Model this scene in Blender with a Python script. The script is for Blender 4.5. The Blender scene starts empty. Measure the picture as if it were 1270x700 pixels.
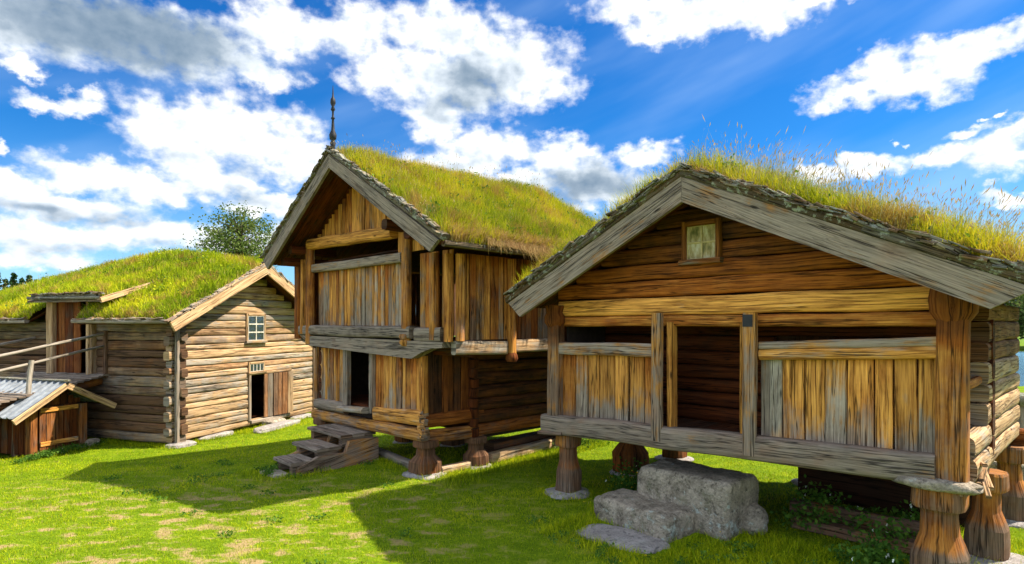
import bpy, math, random
import numpy as np
from mathutils import Vector, noise
random.seed(7); rng = np.random.default_rng(7)
V = Vector; R = math.radians
scene = bpy.context.scene
COL = scene.collection

# ------------------------------------------------------------------ camera
cam_d = bpy.data.cameras.new('camera'); cam = bpy.data.objects.new('camera', cam_d); COL.objects.link(cam)
cam.location = (0, 0, 2.4); cam.rotation_euler = (R(90), 0, 0)
cam_d.sensor_width = 36; cam_d.lens = 36*750/1270; cam_d.shift_y = 52/1270
cam_d.clip_start = 0.05; cam_d.clip_end = 3000
scene.camera = cam

# ------------------------------------------------------------------ light
SUN = V((0.752, 0.086, 1.0)).normalized()
EL = math.asin(SUN.z); AZ = math.atan2(SUN.x, SUN.y)      # azimuth clockwise from +Y
sd = bpy.data.lights.new('sun', 'SUN'); sd.energy = 5.0; sd.angle = R(0.53); sd.color = (1.0, 0.93, 0.80)
so = bpy.data.objects.new('sun', sd); COL.objects.link(so)
so.rotation_euler = SUN.to_track_quat('Z', 'Y').to_euler(); so.location = (20, 6, 26)
scene.view_settings.view_transform = 'Standard'; scene.view_settings.look = 'None'
scene.view_settings.exposure = 1.16; scene.view_settings.gamma = 1.0
scene.view_settings.use_curve_mapping = False
scene.render.engine = 'CYCLES'
scene.cycles.use_denoising = True
scene.cycles.max_bounces = 8; scene.cycles.diffuse_bounces = 4
scene.cycles.transparent_max_bounces = 8

CLOUDS = [(-34.5,21.7,7.8,3), (-28.4,21.9,7.7,2.8), (-21.1,24.5,5.3,2.5), (-22.1,21.1,3.9,1.4), (-38.9,21.4,4.2,2.6), (-36.7,16.5,2.9,1), (-38.7,18.6,1.9,0.6), (-29.5,15.7,4.6,2.6), (-24.1,16.1,6.7,3.3), (-19.5,14.9,3.4,2.6), (-27.8,13.1,3.6,1.6), (-39.4,9.8,3.4,1.6), (-35,11.4,4.4,1.7), (-30.7,11,5.1,1.8), (-36.5,9,6.9,1.3), (-26,12.2,4.9,2), (-22.1,10.6,4.6,1.4), (-37.5,6.6,6.3,1.6), (-31.8,7.2,6.1,1.5), (-25.3,7,5.6,1.4), (-38.4,4.6,5.2,1.1), (-22.1,7.9,3.9,1.2), (-14.6,25.3,3.6,3), (-7.2,25.3,7.1,3.1), (-1.1,23.6,6.8,3.2), (1.5,21.6,4.7,2.8), (-5.7,21.5,7.1,3.2), (-11.7,22.2,4.4,2.7), (-7.2,18.4,3.8,2), (-2.7,16.1,6.5,2), (-5,14.7,6.8,1.6), (4.2,15.7,4.5,1.7), (6.5,13.9,6,2), (12.8,15.3,3.3,1.2), (1.1,12.8,6.8,1.6), (9.5,12.4,5.9,1.9), (12.4,27.2,6.2,1.7), (18.1,26.1,7.6,1.9), (22.8,25,5.2,1.6), (26.6,25.5,3.7,0.8), (14.9,25.6,5,1.3), (31.2,19.6,2.8,1.9), (29.5,18.6,3.6,1.3), (34,18.6,3.7,1.6), (37,19.7,3.7,1.5), (39.4,20.1,2.7,1.4), (37,14.3,1.7,0.7), (32.7,14.2,0.6,0.4), (36,12.6,3.1,1), (38.9,12.4,2.8,1.6), (39.9,13.6,1.6,1.2), (29.5,12.4,3.8,1), (26,12.6,2.5,0.8), (39.6,9.3,2.3,0.6), (38.2,15.1,0.4,0.3), (-40,12.3,0.6,0.7), (21.8,25.8,3.9,0.9)]
GREYS = [(-32.5,22,11.5,3.6,1.15), (-26.6,21.3,5.5,1.8,0.6), (-38,8.4,5.2,0.8,0.7), (-34.5,8.3,6.8,0.9,0.6), (-24.7,11.2,5,1.1,0.5), (-27.8,13.7,4.2,1.1,0.25), (-3.4,22,5.7,2.6,0.8), (-5.7,19.8,5.3,1.7,0.7), (-5.7,25.7,3,1.9,0.25), (7.2,13.2,6.4,2,0.9), (4.2,11.8,6.8,1.6,0.7), (-37.5,5.6,6.3,0.8,0.5), (-30.1,6.1,6.9,0.8,0.4), (-5,15,4.5,1.1,0.35), (32.9,17.6,3.8,0.7,0.3), (0.4,24.5,2.3,1.3,0.3), (-15.3,23.7,2.1,1.9,0.2), (-24.1,13.5,5.1,1.1,0.4), (29.5,17.6,3.5,0.6,0.25), (37,11.7,3.4,0.6,0.3)]


class NT:
    """small helper for building node trees"""
    def __init__(s, tree): s.t = tree; s.n = tree.nodes; s.l = tree.links
    def add(s, typ, **k):
        nd = s.n.new(typ)
        for a, b in k.items(): setattr(nd, a, b)
        return nd
    def put(s, sock, v):
        if isinstance(v, bpy.types.NodeSocket): s.l.new(v, sock)
        elif v is not None: sock.default_value = v
    def m(s, op, a, b=None, c=None, clamp=False):
        nd = s.add('ShaderNodeMath', operation=op); nd.use_clamp = clamp
        for i, v in enumerate((a, b, c)):
            if v is not None: s.put(nd.inputs[i], v)
        return nd.outputs[0]
    def vm(s, op, a, b=None, scale=None):
        nd = s.add('ShaderNodeVectorMath', operation=op)
        s.put(nd.inputs[0], a)
        if b is not None: s.put(nd.inputs[1], b)
        if scale is not None: s.put(nd.inputs[3], scale)
        return nd.outputs['Value'] if op in ('LENGTH', 'DOT_PRODUCT') else nd.outputs[0]
    def noise(s, vec, scale=1, detail=4, rough=.55, dist=0, out=0):
        nd = s.add('ShaderNodeTexNoise'); s.put(nd.inputs['Vector'], vec)
        for k, v in (('Scale', scale), ('Detail', detail), ('Roughness', rough), ('Distortion', dist)): s.put(nd.inputs[k], v)
        return nd.outputs[out]
    def mr(s, v, a, b, c=0., d=1., smooth=True):
        nd = s.add('ShaderNodeMapRange'); nd.interpolation_type = 'SMOOTHSTEP' if smooth else 'LINEAR'
        s.put(nd.inputs[0], v)
        for i, x in enumerate((a, b, c, d)): s.put(nd.inputs[i+1], x)
        return nd.outputs[0]
    def mix(s, f, a, b, mode='MIX'):
        nd = s.add('ShaderNodeMix', data_type='RGBA', blend_type=mode)
        s.put(nd.inputs[0], f)
        for i, x in ((6, a), (7, b)):
            if isinstance(x, tuple) and len(x) == 3: x = x+(1,)
            s.put(nd.inputs[i], x)
        return nd.outputs[2]
    def ramp(s, f, stops):
        nd = s.add('ShaderNodeValToRGB'); e = nd.color_ramp.elements
        while len(e) < len(stops): e.new(.5)
        for k, (p, c) in enumerate(stops): e[k].position = p; e[k].color = tuple(c)+(1,)
        s.put(nd.inputs[0], f); return nd.outputs[0]
    def sep(s, v):
        nd = s.add('ShaderNodeSeparateXYZ'); s.put(nd.inputs[0], v); return nd.outputs
    def comb(s, x, y, z):
        nd = s.add('ShaderNodeCombineXYZ')
        for i, v in enumerate((x, y, z)): s.put(nd.inputs[i], v)
        return nd.outputs[0]

def build_world():
    w = bpy.data.worlds.new('World'); scene.world = w; w.use_nodes = True
    t = w.node_tree; t.nodes.clear(); n = NT(t)
    tc = n.add('ShaderNodeTexCoord'); d = tc.outputs['Generated']
    sky = n.add('ShaderNodeTexSky', sky_type='NISHITA'); sky.sun_disc = False
    sky.sun_elevation = EL; sky.sun_rotation = AZ; sky.air_density = 1.0; sky.dust_density = .3; sky.ozone_density = 3.0
    hs = n.add('ShaderNodeHueSaturation'); n.put(hs.inputs['Color'], sky.outputs[0]); hs.inputs['Saturation'].default_value = 1.32; hs.inputs['Value'].default_value = 1.0
    tint = n.mix(1., hs.outputs[0], (.13, .36, .50), 'MULTIPLY')
    x, y, z = n.sep(d)[:3]
    az = n.m('DEGREES', n.m('ARCTAN2', x, y)); el = n.m('DEGREES', n.m('ARCSINE', z))
    P = n.comb(az, el, 0.)
    # ragged edges: warp the coordinates a little
    w1 = n.noise(n.vm('MULTIPLY', P, (1, 1.35, 1)), .22, 3, .5, 0, 1)
    w2 = n.noise(n.vm('MULTIPLY', P, (1, 1.3, 1)), .8, 5, .6, 0, 1)
    Pw = n.vm('ADD', P, n.vm('MULTIPLY', n.vm('SUBTRACT', w1, (.5, .5, .5)), (5.5, 3.2, 0)))
    Pw = n.vm('ADD', Pw, n.vm('MULTIPLY', n.vm('SUBTRACT', w2, (.5, .5, .5)), (2.6, 2.0, 0)))
    def field(L, vec, k):
        acc = None
        for b in L:
            q = n.vm('LENGTH', n.vm('MULTIPLY', n.vm('SUBTRACT', vec, (b[0], b[1], 0)), (1/b[2], 1/b[3], 0)))
            if len(b) > 4: q = n.m('MULTIPLY', n.m('SUBTRACT', 1.15, q, clamp=True), b[4]); acc = q if acc is None else n.m('SMOOTH_MAX', acc, q, .2)
            else: acc = q if acc is None else n.m('SMOOTH_MIN', acc, q, k)
        return acc
    Pg = n.vm('ADD', P, n.vm('MULTIPLY', n.vm('SUBTRACT', w1, (.5, .5, .5)), (5.5, 3.2, 0)))
    fd = field(CLOUDS, Pw, .25)
    def puff(off):
        v = n.vm('ADD', n.vm('MULTIPLY', P, (1, 1.4, 1)), off)
        return n.noise(v, .42, 9, .53)
    pa = puff((0, 0, 0)); pb = puff((.55, .6, 0))
    dens = n.m('ADD', n.m('SUBTRACT', 1.06, fd), n.m('MULTIPLY', n.m('SUBTRACT', pa, .5), 1.5))
    # the part of the sky that the photograph does not show: broken cumulus
    ext = n.m('MULTIPLY', n.m('SUBTRACT', n.noise(n.vm('MULTIPLY', d, (1, 1, 2.0)), 3.0, 7, .6), .47), 6.0)
    outm = n.mr(n.m('MAXIMUM', n.m('SUBTRACT', n.m('ABSOLUTE', az), 43.), n.m('SUBTRACT', el, 31.)), 0., 6.)
    dens = n.m('ADD', n.m('MULTIPLY', dens, n.m('SUBTRACT', 1., outm)), n.m('MULTIPLY', ext, outm))
    alpha = n.mr(dens, -.10, .66)
    grey = field(GREYS, Pg, .3)
    grey = n.m('ADD', grey, n.m('MULTIPLY', outm, .25))
    rel = n.m('MULTIPLY', n.m('SUBTRACT', pa, pb), n.m('SUBTRACT', 1.0, n.m('MULTIPLY', grey, .4), clamp=True))
    thick = n.mr(dens, .35, 1.5)
    shade = n.m('SUBTRACT', n.m('ADD', .98, rel), n.m('ADD', n.m('MULTIPLY', n.mr(grey, .0, .85, smooth=False), .78), n.m('MULTIPLY', thick, .06)))
    shade = n.m('MAXIMUM', n.m('MINIMUM', shade, 1.05), .0)
    ccol = n.ramp(shade, [(0., (.13, .21, .31)), (.35, (.30, .38, .47)), (.65, (.62, .69, .76)), (.95, (1., 1., 1.))])
    # unseen clouds away from the sun: extra gain added to fill the shaded fronts
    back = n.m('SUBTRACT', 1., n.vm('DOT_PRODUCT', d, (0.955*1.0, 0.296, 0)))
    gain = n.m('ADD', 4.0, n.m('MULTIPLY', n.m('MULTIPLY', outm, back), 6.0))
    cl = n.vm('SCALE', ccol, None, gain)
    # thin veil of cirrus
    ci = n.noise(n.vm('MULTIPLY', n.comb(n.m('ADD', az, el), n.m('SUBTRACT', el, n.m('MULTIPLY', az, .35)), 0.), (.03, .16, 1)), 1., 4, .5)
    ci = n.m('MULTIPLY', n.mr(ci, .38, .85), .36)
    base = n.mix(ci, tint, (1.9, 2.6, 3.6))
    low = n.m('MULTIPLY', n.mr(el, 16., -1.), .42)
    base = n.mix(low, base, (2.4, 3.2, 4.2))
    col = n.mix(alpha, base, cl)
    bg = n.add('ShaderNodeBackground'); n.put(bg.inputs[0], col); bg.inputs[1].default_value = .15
    out = n.add('ShaderNodeOutputWorld'); n.l.new(bg.outputs[0], out.inputs[0])
    w.cycles.sampling_method = 'MANUAL'; w.cycles.sample_map_resolution = 512
build_world()

# ------------------------------------------------------------------ materials
def new_mat(name):
    m = bpy.data.materials.new(name); m.use_nodes = True; m.node_tree.nodes.clear()
    n = NT(m.node_tree)
    o = n.add('ShaderNodeOutputMaterial'); b = n.add('ShaderNodeBsdfPrincipled')
    n.l.new(b.outputs[0], o.inputs[0]); b.inputs['Roughness'].default_value = .85
    b.inputs['Specular IOR Level'].default_value = .15
    return m, n, b, o
def bump(n, b, h, strength=.6, dist=.01):
    nd = n.add('ShaderNodeBump'); nd.inputs['Strength'].default_value = strength; nd.inputs['Distance'].default_value = dist
    n.put(nd.inputs['Height'], h); n.l.new(nd.outputs[0], b.inputs['Normal'])
def wood_mat(name, light, mid, deep, greyA=(.085, .062, .044), greyB=(.45, .35, .262), crack=.8, moss=0.):
    """old wood: the UV map runs in metres along (u) and across (v) the grain;
    the vertex colour 'tone' holds grey weathering, brightness and darkness (tar, and shade on some walls)"""
    m, n, b, o = new_mat(name)
    uv = n.add('ShaderNodeUVMap').outputs[0]
    at = n.add('ShaderNodeAttribute', attribute_name='tone')
    g, br, dk = n.sep(at.outputs['Color'])[:3]
    s1 = n.noise(n.vm('MULTIPLY', uv, (1.6, 34, 1)), 1, 7, .66, .15)
    s2 = n.noise(n.vm('MULTIPLY', uv, (2.2, 80, 1)), 1, 4, .65, .1)
    s3 = n.noise(uv, 2.6, 4, .6)
    s4 = n.noise(n.vm('MULTIPLY', uv, (.33, 11, 1)), 1, 4, .55, .15)
    oc = n.add('ShaderNodeTexCoord').outputs['Object']
    s5 = n.noise(oc, 1.1, 4, .6)
    f = n.m('ADD', n.m('MULTIPLY', s1, .62), n.m('MULTIPLY', s2, .38))
    gold = n.ramp(f, [(.27, deep), (.43, mid), (.62, light)])
    gcol = n.ramp(n.m('ADD', n.m('MULTIPLY', s2, .6), n.m('MULTIPLY', s3, .4)), [(.32, greyA), (.66, greyB)])
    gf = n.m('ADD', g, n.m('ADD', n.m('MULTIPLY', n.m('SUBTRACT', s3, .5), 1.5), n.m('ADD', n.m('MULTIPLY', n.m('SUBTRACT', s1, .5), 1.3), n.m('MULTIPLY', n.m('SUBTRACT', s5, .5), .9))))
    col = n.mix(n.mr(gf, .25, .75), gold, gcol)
    # tar and soot, and shade toned into some walls
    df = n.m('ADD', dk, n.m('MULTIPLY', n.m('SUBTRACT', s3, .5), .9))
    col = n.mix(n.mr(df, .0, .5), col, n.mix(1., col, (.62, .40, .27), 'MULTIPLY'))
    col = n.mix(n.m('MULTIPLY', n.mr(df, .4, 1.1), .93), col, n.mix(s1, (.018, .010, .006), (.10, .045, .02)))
    # weather stains that run with the grain, and dark blotches
    st = n.noise(n.vm('MULTIPLY', uv, (1.0, 6.5, 1)), 1, 5, .65, .3)
    stf = n.m('MULTIPLY', n.mr(st, .50, .68), n.m('ADD', .35, n.m('MULTIPLY', n.mr(s5, .4, .6), .45)))
    col = n.mix(stf, col, n.mix(1., col, (.32, .25, .20), 'MULTIPLY'))
    # knots
    vo = n.add('ShaderNodeTexVoronoi'); n.put(vo.inputs['Vector'], n.vm('MULTIPLY', uv, (1.5, 5.5, 1))); vo.inputs['Scale'].default_value = 1
    kn = n.mr(n.m('ADD', vo.outputs['Distance'], n.m('MULTIPLY', s2, .08)), .07, .15, .18, 1.)
    col = n.mix(1., col, n.comb(kn, kn, kn), 'MULTIPLY')
    ck = n.mr(n.m('ABSOLUTE', n.m('SUBTRACT', s4, .5)), .0, .018, 1-crack, 1.)
    ck2 = n.mr(n.m('ABSOLUTE', n.m('SUBTRACT', s1, .40)), .0, .012, 1-crack*.5, 1.)
    ckk = n.m('MULTIPLY', ck, ck2)
    col = n.mix(1., col, n.comb(ckk, ckk, ckk), 'MULTIPLY')
    bb = n.m('ADD', .5, br)
    col = n.mix(1., col, n.comb(bb, bb, bb), 'MULTIPLY')
    if moss:
        lv = n.noise(oc, 14, 6, .7); lm = n.noise(oc, 3.1, 4, .6)
        col = n.mix(n.mr(n.m('ADD', lv, n.m('MULTIPLY', lm, .5)), .80, .9, 0., moss), col, (.34, .35, .27))
        col = n.mix(n.mr(n.noise(oc, 9, 5, .7), .56, .66, 0., moss*.8), col, (.09, .10, .03))
    n.put(b.inputs['Base Color'], col)
    hgt = n.m('ADD', n.m('MULTIPLY', s2, .35), n.m('ADD', n.m('MULTIPLY', s1, .6), n.m('MULTIPLY', ckk, .9)))
    bump(n, b, hgt, .9, .010)
    return m
M_GOLD = wood_mat('weathered_golden_wood', (.78, .365, .075), (.39, .155, .030), (.06, .022, .007))
M_TAN = wood_mat('pale_log_wood', (.58, .385, .205), (.30, .175, .082), (.055, .028, .014), (.10, .08, .06), (.42, .35, .27))
M_BROWN = wood_mat('dark_brown_wood', (.34, .125, .03), (.17, .055, .014), (.05, .015, .005), (.07, .055, .045), (.22, .17, .13))
M_MOSSY = wood_mat('mossy_grey_wood', (.30, .22, .12), (.19, .14, .08), (.07, .05, .03), (.09, .08, .06), (.30, .28, .22), moss=.85)
M_METAL = None

def stone_mat(name, a, bcol, lich=.6, mossy=.4):
    m, n, b, o = new_mat(name)
    oc = n.add('ShaderNodeTexCoord').outputs['Object']
    s = n.noise(oc, 6, 8, .65); s2 = n.noise(oc, 38, 5, .6); s3 = n.noise(oc, 2.2, 3, .5)
    col = n.ramp(n.m('ADD', n.m('MULTIPLY', s, .6), n.m('MULTIPLY', s2, .4)), [(.35, a), (.65, bcol)])
    col = n.mix(n.mr(n.m('ADD', n.noise(oc, 11, 6, .7), n.m('MULTIPLY', s3, .4)), .78, .88, 0., lich), col, (.42, .43, .36))
    col = n.mix(n.mr(n.noise(oc, 4.5, 5, .7), .52, .68, 0., mossy), col, (.06, .075, .02))
    pt = n.mr(n.noise(oc, 16, 6, .75), .52, .66, 1., .38); col = n.mix(1., col, n.comb(pt, pt, pt), 'MULTIPLY')
    n.put(b.inputs['Base Color'], col); bump(n, b, n.m('ADD', s, n.m('MULTIPLY', s2, .6)), 1., .035)
    return m
M_STONE = stone_mat('lichened_stone', (.11, .085, .058), (.48, .39, .285), 1.0, .4)
M_PALESTONE = stone_mat('pale_stone', (.20, .17, .15), (.42, .37, .33), .4, .15)

def patch_fields(n, pos):
    """dry and bare patches of the lawn, the same for the soil and the blades"""
    a = n.noise(pos, .42, 4, .6); f = n.noise(n.vm('MULTIPLY', pos, (1., 1.6, 1)), 2.6, 5, .62)
    x, y, z = n.sep(pos)[:3]
    reg = n.m('MULTIPLY', n.mr(x, 1.5, -2.2), n.mr(y, 10.6, 7.6))
    return a, f, reg
def lawn_mat():
    m, n, b, o = new_mat('lawn_soil')
    pos = n.add('ShaderNodeNewGeometry').outputs['Position']
    a, f, reg = patch_fields(n, pos)
    s = n.noise(pos, 22, 5, .7); s2 = n.noise(pos, 90, 3, .6)
    g = n.ramp(n.m('ADD', n.m('MULTIPLY', s, .5), n.m('MULTIPLY', f, .5)), [(.3, (.045, .085, .004)), (.5, (.13, .20, .006)), (.72, (.32, .34, .01))])
    dry = n.m('MULTIPLY', n.mr(n.m('ADD', f, n.m('MULTIPLY', a, .35)), .69, .80), reg)
    g = n.mix(dry, g, n.mix(s, (.26, .17, .07), (.46, .33, .16)))
    far = n.mr(n.sep(pos)[1], 30., 120.)
    g = n.mix(far, g, (.10, .16, .02))
    n.put(b.inputs['Base Color'], g); b.inputs['Roughness'].default_value = 1.; b.inputs['Specular IOR Level'].default_value = .05
    bump(n, b, n.m('ADD', s, s2), .7, .03)
    return m
def grass_mat(name, stops, lawn=False, trans=.35, rough=.6):
    m, n, b, o = new_mat(name)
    at = n.add('ShaderNodeAttribute', attribute_name='tone'); r, t, k = n.sep(at.outputs['Color'])[:3]
    pos = n.add('ShaderNodeNewGeometry').outputs['Position']
    big = n.noise(pos, .9, 4, .6)
    col = n.ramp(n.m('ADD', n.m('MULTIPLY', r, .6), n.m('MULTIPLY', n.mr(big, .3, .7, smooth=False), .4)), stops)
    if name.startswith('roof'):
        pp = n.noise(pos, 2.3, 5, .65); col = n.mix(n.mr(pp, .51, .62, 0., .8), col, (.36, .20, .055)); col = n.mix(n.mr(pp, .46, .36, 0., .65), col, (.12, .20, .012))
    if lawn:
        a, f, reg = patch_fields(n, pos)
        dry = n.m('MULTIPLY', n.mr(n.m('ADD', f, n.m('MULTIPLY', a, .35)), .70, .86), reg)
        col = n.mix(n.m('MULTIPLY', dry, .85), col, (.40, .33, .10))
        col = n.mix(n.mr(f, .35, .62, .0, .5), (.0,.0,.0), col) if False else col
    # k marks the dry seed heads
    col = n.mix(k, col, n.mix(r, (.34, .17, .07), (.50, .36, .16)))
    n.put(b.inputs['Base Color'], col); b.inputs['Roughness'].default_value = rough; b.inputs['Specular IOR Level'].default_value = .06
    tr = n.add('ShaderNodeBsdfTranslucent'); n.put(tr.inputs[0], col)
    mx = n.add('ShaderNodeMixShader'); mx.inputs[0].default_value = trans
    n.l.new(b.outputs[0], mx.inputs[1]); n.l.new(tr.outputs[0], mx.inputs[2]); n.l.new(mx.outputs[0], o.inputs[0])
    return m
M_LAWN = lawn_mat()
M_LAWNGRASS = grass_mat('lawn_grass', [(.1, (.06, .13, .003)), (.45, (.27, .36, .005)), (.85, (.60, .57, .014))], lawn=True)
M_ROOFGRASS = grass_mat('roof_grass', [(.12, (.12, .16, .006)), (.35, (.36, .38, .010)), (.58, (.62, .52, .018)), (.9, (.66, .38, .07))])
M_ROOFGREEN = grass_mat('roof_green_grass', [(.12, (.10, .17, .005)), (.45, (.36, .43, .009)), (.85, (.66, .58, .02))])
M_STALK = grass_mat('seed_stalks', [(.1, (.17, .22, .06)), (.5, (.30, .30, .13)), (.9, (.36, .27, .17))])
M_LEAF = grass_mat('tree_leaves', [(.1, (.045, .075, .015)), (.5, (.10, .15, .03)), (.9, (.22, .24, .07))])
M_WEED = grass_mat('weed_leaves', [(.1, (.04, .10, .012)), (.5, (.08, .17, .02)), (.9, (.16, .26, .03))])
M_SPRUCE = grass_mat('spruce_needles', [(.1, (.012, .035, .012)), (.5, (.03, .065, .02)), (.9, (.07, .11, .03))], trans=.15)
def plain(name, c, rough=.8, metal=0., spec=.3):
    m, n, b, o = new_mat(name); oc = n.add('ShaderNodeTexCoord').outputs['Object']
    s = n.noise(oc, 9, 5, .6)
    n.put(b.inputs['Base Color'], n.mix(n.mr(s, .3, .7), tuple(x*.7 for x in c), tuple(min(1, x*1.2) for x in c)))
    b.inputs['Roughness'].default_value = rough; b.inputs['Metallic'].default_value = metal; b.inputs['Specular IOR Level'].default_value = spec
    bump(n, b, s, .25, .01)
    return m
M_IRON = plain('blackened_iron', (.03, .028, .03), .6, .3)
M_DARK = plain('interior_shade', (.03, .018, .012), .95)  # near-black colour stands in for the unlit interiors
M_SHEET = plain('pale_grey_sheet_metal', (.22, .235, .25), .75, .1)
M_PAINT = plain('cream_window_paint', (.55, .50, .40), .7)
M_YELLOWPAINT = plain('yellowed_window_paint', (.55, .42, .20), .7)
def turf_mat():
    m, n, b, o = new_mat('roof_turf'); oc = n.add('ShaderNodeTexCoord').outputs['Object']
    s = n.noise(oc, 3.5, 6, .65); s2 = n.noise(oc, 30, 5, .7)
    g = n.ramp(n.m('ADD', n.m('MULTIPLY', s, .5), n.m('MULTIPLY', s2, .5)), [(.3, (.07, .06, .02)), (.48, (.20, .20, .02)), (.62, (.34, .32, .03)), (.75, (.36, .22, .08))])
    n.put(b.inputs['Base Color'], g); bump(n, b, n.m('ADD', s, s2), 1., .05)
    return m
M_TURF = turf_mat()
def pane_mat():
    m, n, b, o = new_mat('old_window_glass')
    b.inputs['Base Color'].default_value = (.02, .025, .03, 1); b.inputs['Roughness'].default_value = .04; b.inputs['Specular IOR Level'].default_value = .9
    uv = n.add('ShaderNodeTexCoord').outputs['Object']; bump(n, b, n.noise(uv, 7, 2, .5), .25, .02)
    return m
M_GLASS = pane_mat()
def curtain_mat():
    m, n, b, o = new_mat('faded_curtain'); oc = n.add('ShaderNodeTexCoord').outputs['Object']
    s = n.noise(n.vm('MULTIPLY', oc, (16, 1, 5)), 1, 4, .6)
    n.put(b.inputs['Base Color'], n.ramp(s, [(.35, (.13, .12, .05)), (.5, (.40, .30, .14)), (.68, (.62, .56, .42))]))
    return m
M_CURTAIN = curtain_mat()
def water_mat():
    m, n, b, o = new_mat('lake_water'); oc = n.add('ShaderNodeNewGeometry').outputs['Position']
    b.inputs['Base Color'].default_value = (.05, .12, .20, 1); b.inputs['Roughness'].default_value = .12
    bump(n, b, n.noise(oc, 1.5, 4, .6), .5, .1)
    return m
M_WATER = water_mat()

# ------------------------------------------------------------------ mesh building
class MB:
    def __init__(s): s.v = []; s.f = []; s.uv = []; s.tone = []; s.sm = []
    def add(s, verts, faces, uvs, tones, smooth=False):
        k = len(s.v); s.v += verts; s.tone += tones
        for f, u in zip(faces, uvs): s.f.append([k+i for i in f]); s.uv += u; s.sm.append(smooth)
def to_mesh(name, mb):
    me = bpy.data.meshes.new(name); me.from_pydata([tuple(v) for v in mb.v], [], mb.f)
    uvl = me.uv_layers.new(name='UVMap'); uvl.data.foreach_set('uv', [c for u in mb.uv for c in u[:2]])
    a = me.color_attributes.new('tone', 'FLOAT_COLOR', 'POINT'); a.data.foreach_set('color', [c for t in mb.tone for c in (t[0], t[1], t[2], 1)])
    me.polygons.foreach_set('use_smooth', mb.sm); me.update(); return me
def link(name, me, mat, parent=None, label=None):
    o = bpy.data.objects.new(name, me); COL.objects.link(o); me.materials.append(mat)
    if parent: o.parent = parent
    if label: o['label'] = label
    return o
def part(name, mb, mat, parent=None, label=None): return link(name, to_mesh(name, mb), mat, parent, label)
def tag(o, label=None, cat=None, group=None, kind=None):
    for k, v in (('label', label), ('category', cat), ('group', group), ('kind', kind)):
        if v: o[k] = v
    return o
def empty(name, loc, rz=0):
    o = bpy.data.objects.new(name, None); COL.objects.link(o); o.location = loc; o.rotation_euler = (0, 0, R(rz)); o.empty_display_size = .3; return o
def rnd(a, b): return random.uniform(a, b)
def nz(x, y, z=0.): return noise.noise(V((x, y, z)))
def tone(g=.4, b=.5, d=0., j=.12): return (g+rnd(-j, j)*1.4, b+rnd(-j, j), d+rnd(-j, j)*.6)

def section(kind, w, h):
    if kind == 'board':
        c = min(.012, .2*min(w, h)); a, b = w/2, h/2
        return [(a-c, -b), (a, -b+c), (a, b-c), (a-c, b), (-a+c, b), (-a, b-c), (-a, -b+c), (-a+c, -b)]
    n = 14; e = {'log': 2.7, 'round': 2.0, 'square': 4.5}[kind]; out = []
    for i in range(n):
        t = 2*math.pi*(i+.5)/n; c, s_ = math.cos(t), math.sin(t)
        out.append((w/2*abs(c)**(2/e)*(1 if c > 0 else -1), h/2*abs(s_)**(2/e)*(1 if s_ > 0 else -1)))
    return out
def loft(M, p0, p1, w, h, kind='board', up=(0, 0, 1), tn=None, tone_fn=None, seg=None, wob=None, rough=None, prof=None, uoff=None):
    """a board, beam, log or turned post from p0 to p1; w is measured sideways, h along 'up'"""
    p0, p1 = V(p0), V(p1); d = p1-p0; L = d.length; d.normalize(); up = V(up)
    side = d.cross(up).normalized(); up2 = side.cross(d).normalized()
    sec = section(kind, w, h); n = len(sec)
    if seg is None: seg = max(2, int(L/(.28 if kind == 'board' else .16)))
    if wob is None: wob = .006 if kind == 'board' else .012
    if rough is None: rough = .0 if kind == 'board' else .07
    o = rnd(0, 99); uo, vo = (rnd(0, 60), rnd(0, 60)) if uoff is None else uoff
    tn = tn or tone(); per = [0]
    for i in range(n): a, b = sec[i], sec[(i+1) % n]; per.append(per[-1]+math.hypot(a[0]-b[0], a[1]-b[1]))
    vs, ts = [], []
    for i in range(seg+1):
        t = i/seg; c = p0+d*L*t + side*wob*nz(o, t*L*1.3) + up2*wob*nz(t*L*1.3, o, 3)
        sc = 1+.6*rough*nz(t*L*1.1, o, 7) if kind != 'board' else 1+.05*nz(t*L*2, o, 5)
        if prof: sc *= prof(t)
        for k, (a, b) in enumerate(sec):
            r = sc*(1+rough*nz(k*.8, o, t*L*1.6)) if rough else sc
            vs.append(c+side*a*r+up2*b*r); ts.append(tone_fn(t) if tone_fn else tn)
    fs, us = [], []
    for i in range(seg):
        u0, u1 = uo+L*i/seg, uo+L*(i+1)/seg
        for k in range(n):
            k2 = (k+1) % n
            fs.append((i*n+k, i*n+k2, (i+1)*n+k2, (i+1)*n+k)); us.append([(u0, vo+per[k]), (u0, vo+per[k+1]), (u1, vo+per[k+1]), (u1, vo+per[k])])
    M.add(vs, fs, us, ts, kind != 'board')
    for ring, rev in ((0, True), (seg, False)):
        vv = vs[ring*n:(ring+1)*n]; idx = list(range(n)); idx = idx[::-1] if rev else idx
        M.add(list(vv), [idx], [[(uo+sec[k][0]*.35+7, vo+sec[k][1]*1.2) for k in idx]], [(min(1, t[0]+.25), t[1]*.75, t[2]+.1) for t in ts[ring*n:(ring+1)*n]])
def box(M, x0, x1, y0, y1, z0, z1, tn=None, grain='z'):
    c = {'x': ((x0, (y0+y1)/2, (z0+z1)/2), (x1, (y0+y1)/2, (z0+z1)/2), y1-y0, z1-z0, (0, 0, 1)),
         'y': (((x0+x1)/2, y0, (z0+z1)/2), ((x0+x1)/2, y1, (z0+z1)/2), x1-x0, z1-z0, (0, 0, 1)),
         'z': (((x0+x1)/2, (y0+y1)/2, z0), ((x0+x1)/2, (y0+y1)/2, z1), x1-x0, y1-y0, (0, 1, 0))}[grain]
    loft(M, c[0], c[1], c[2], c[3], 'board', c[4], tn, wob=.002)
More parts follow.
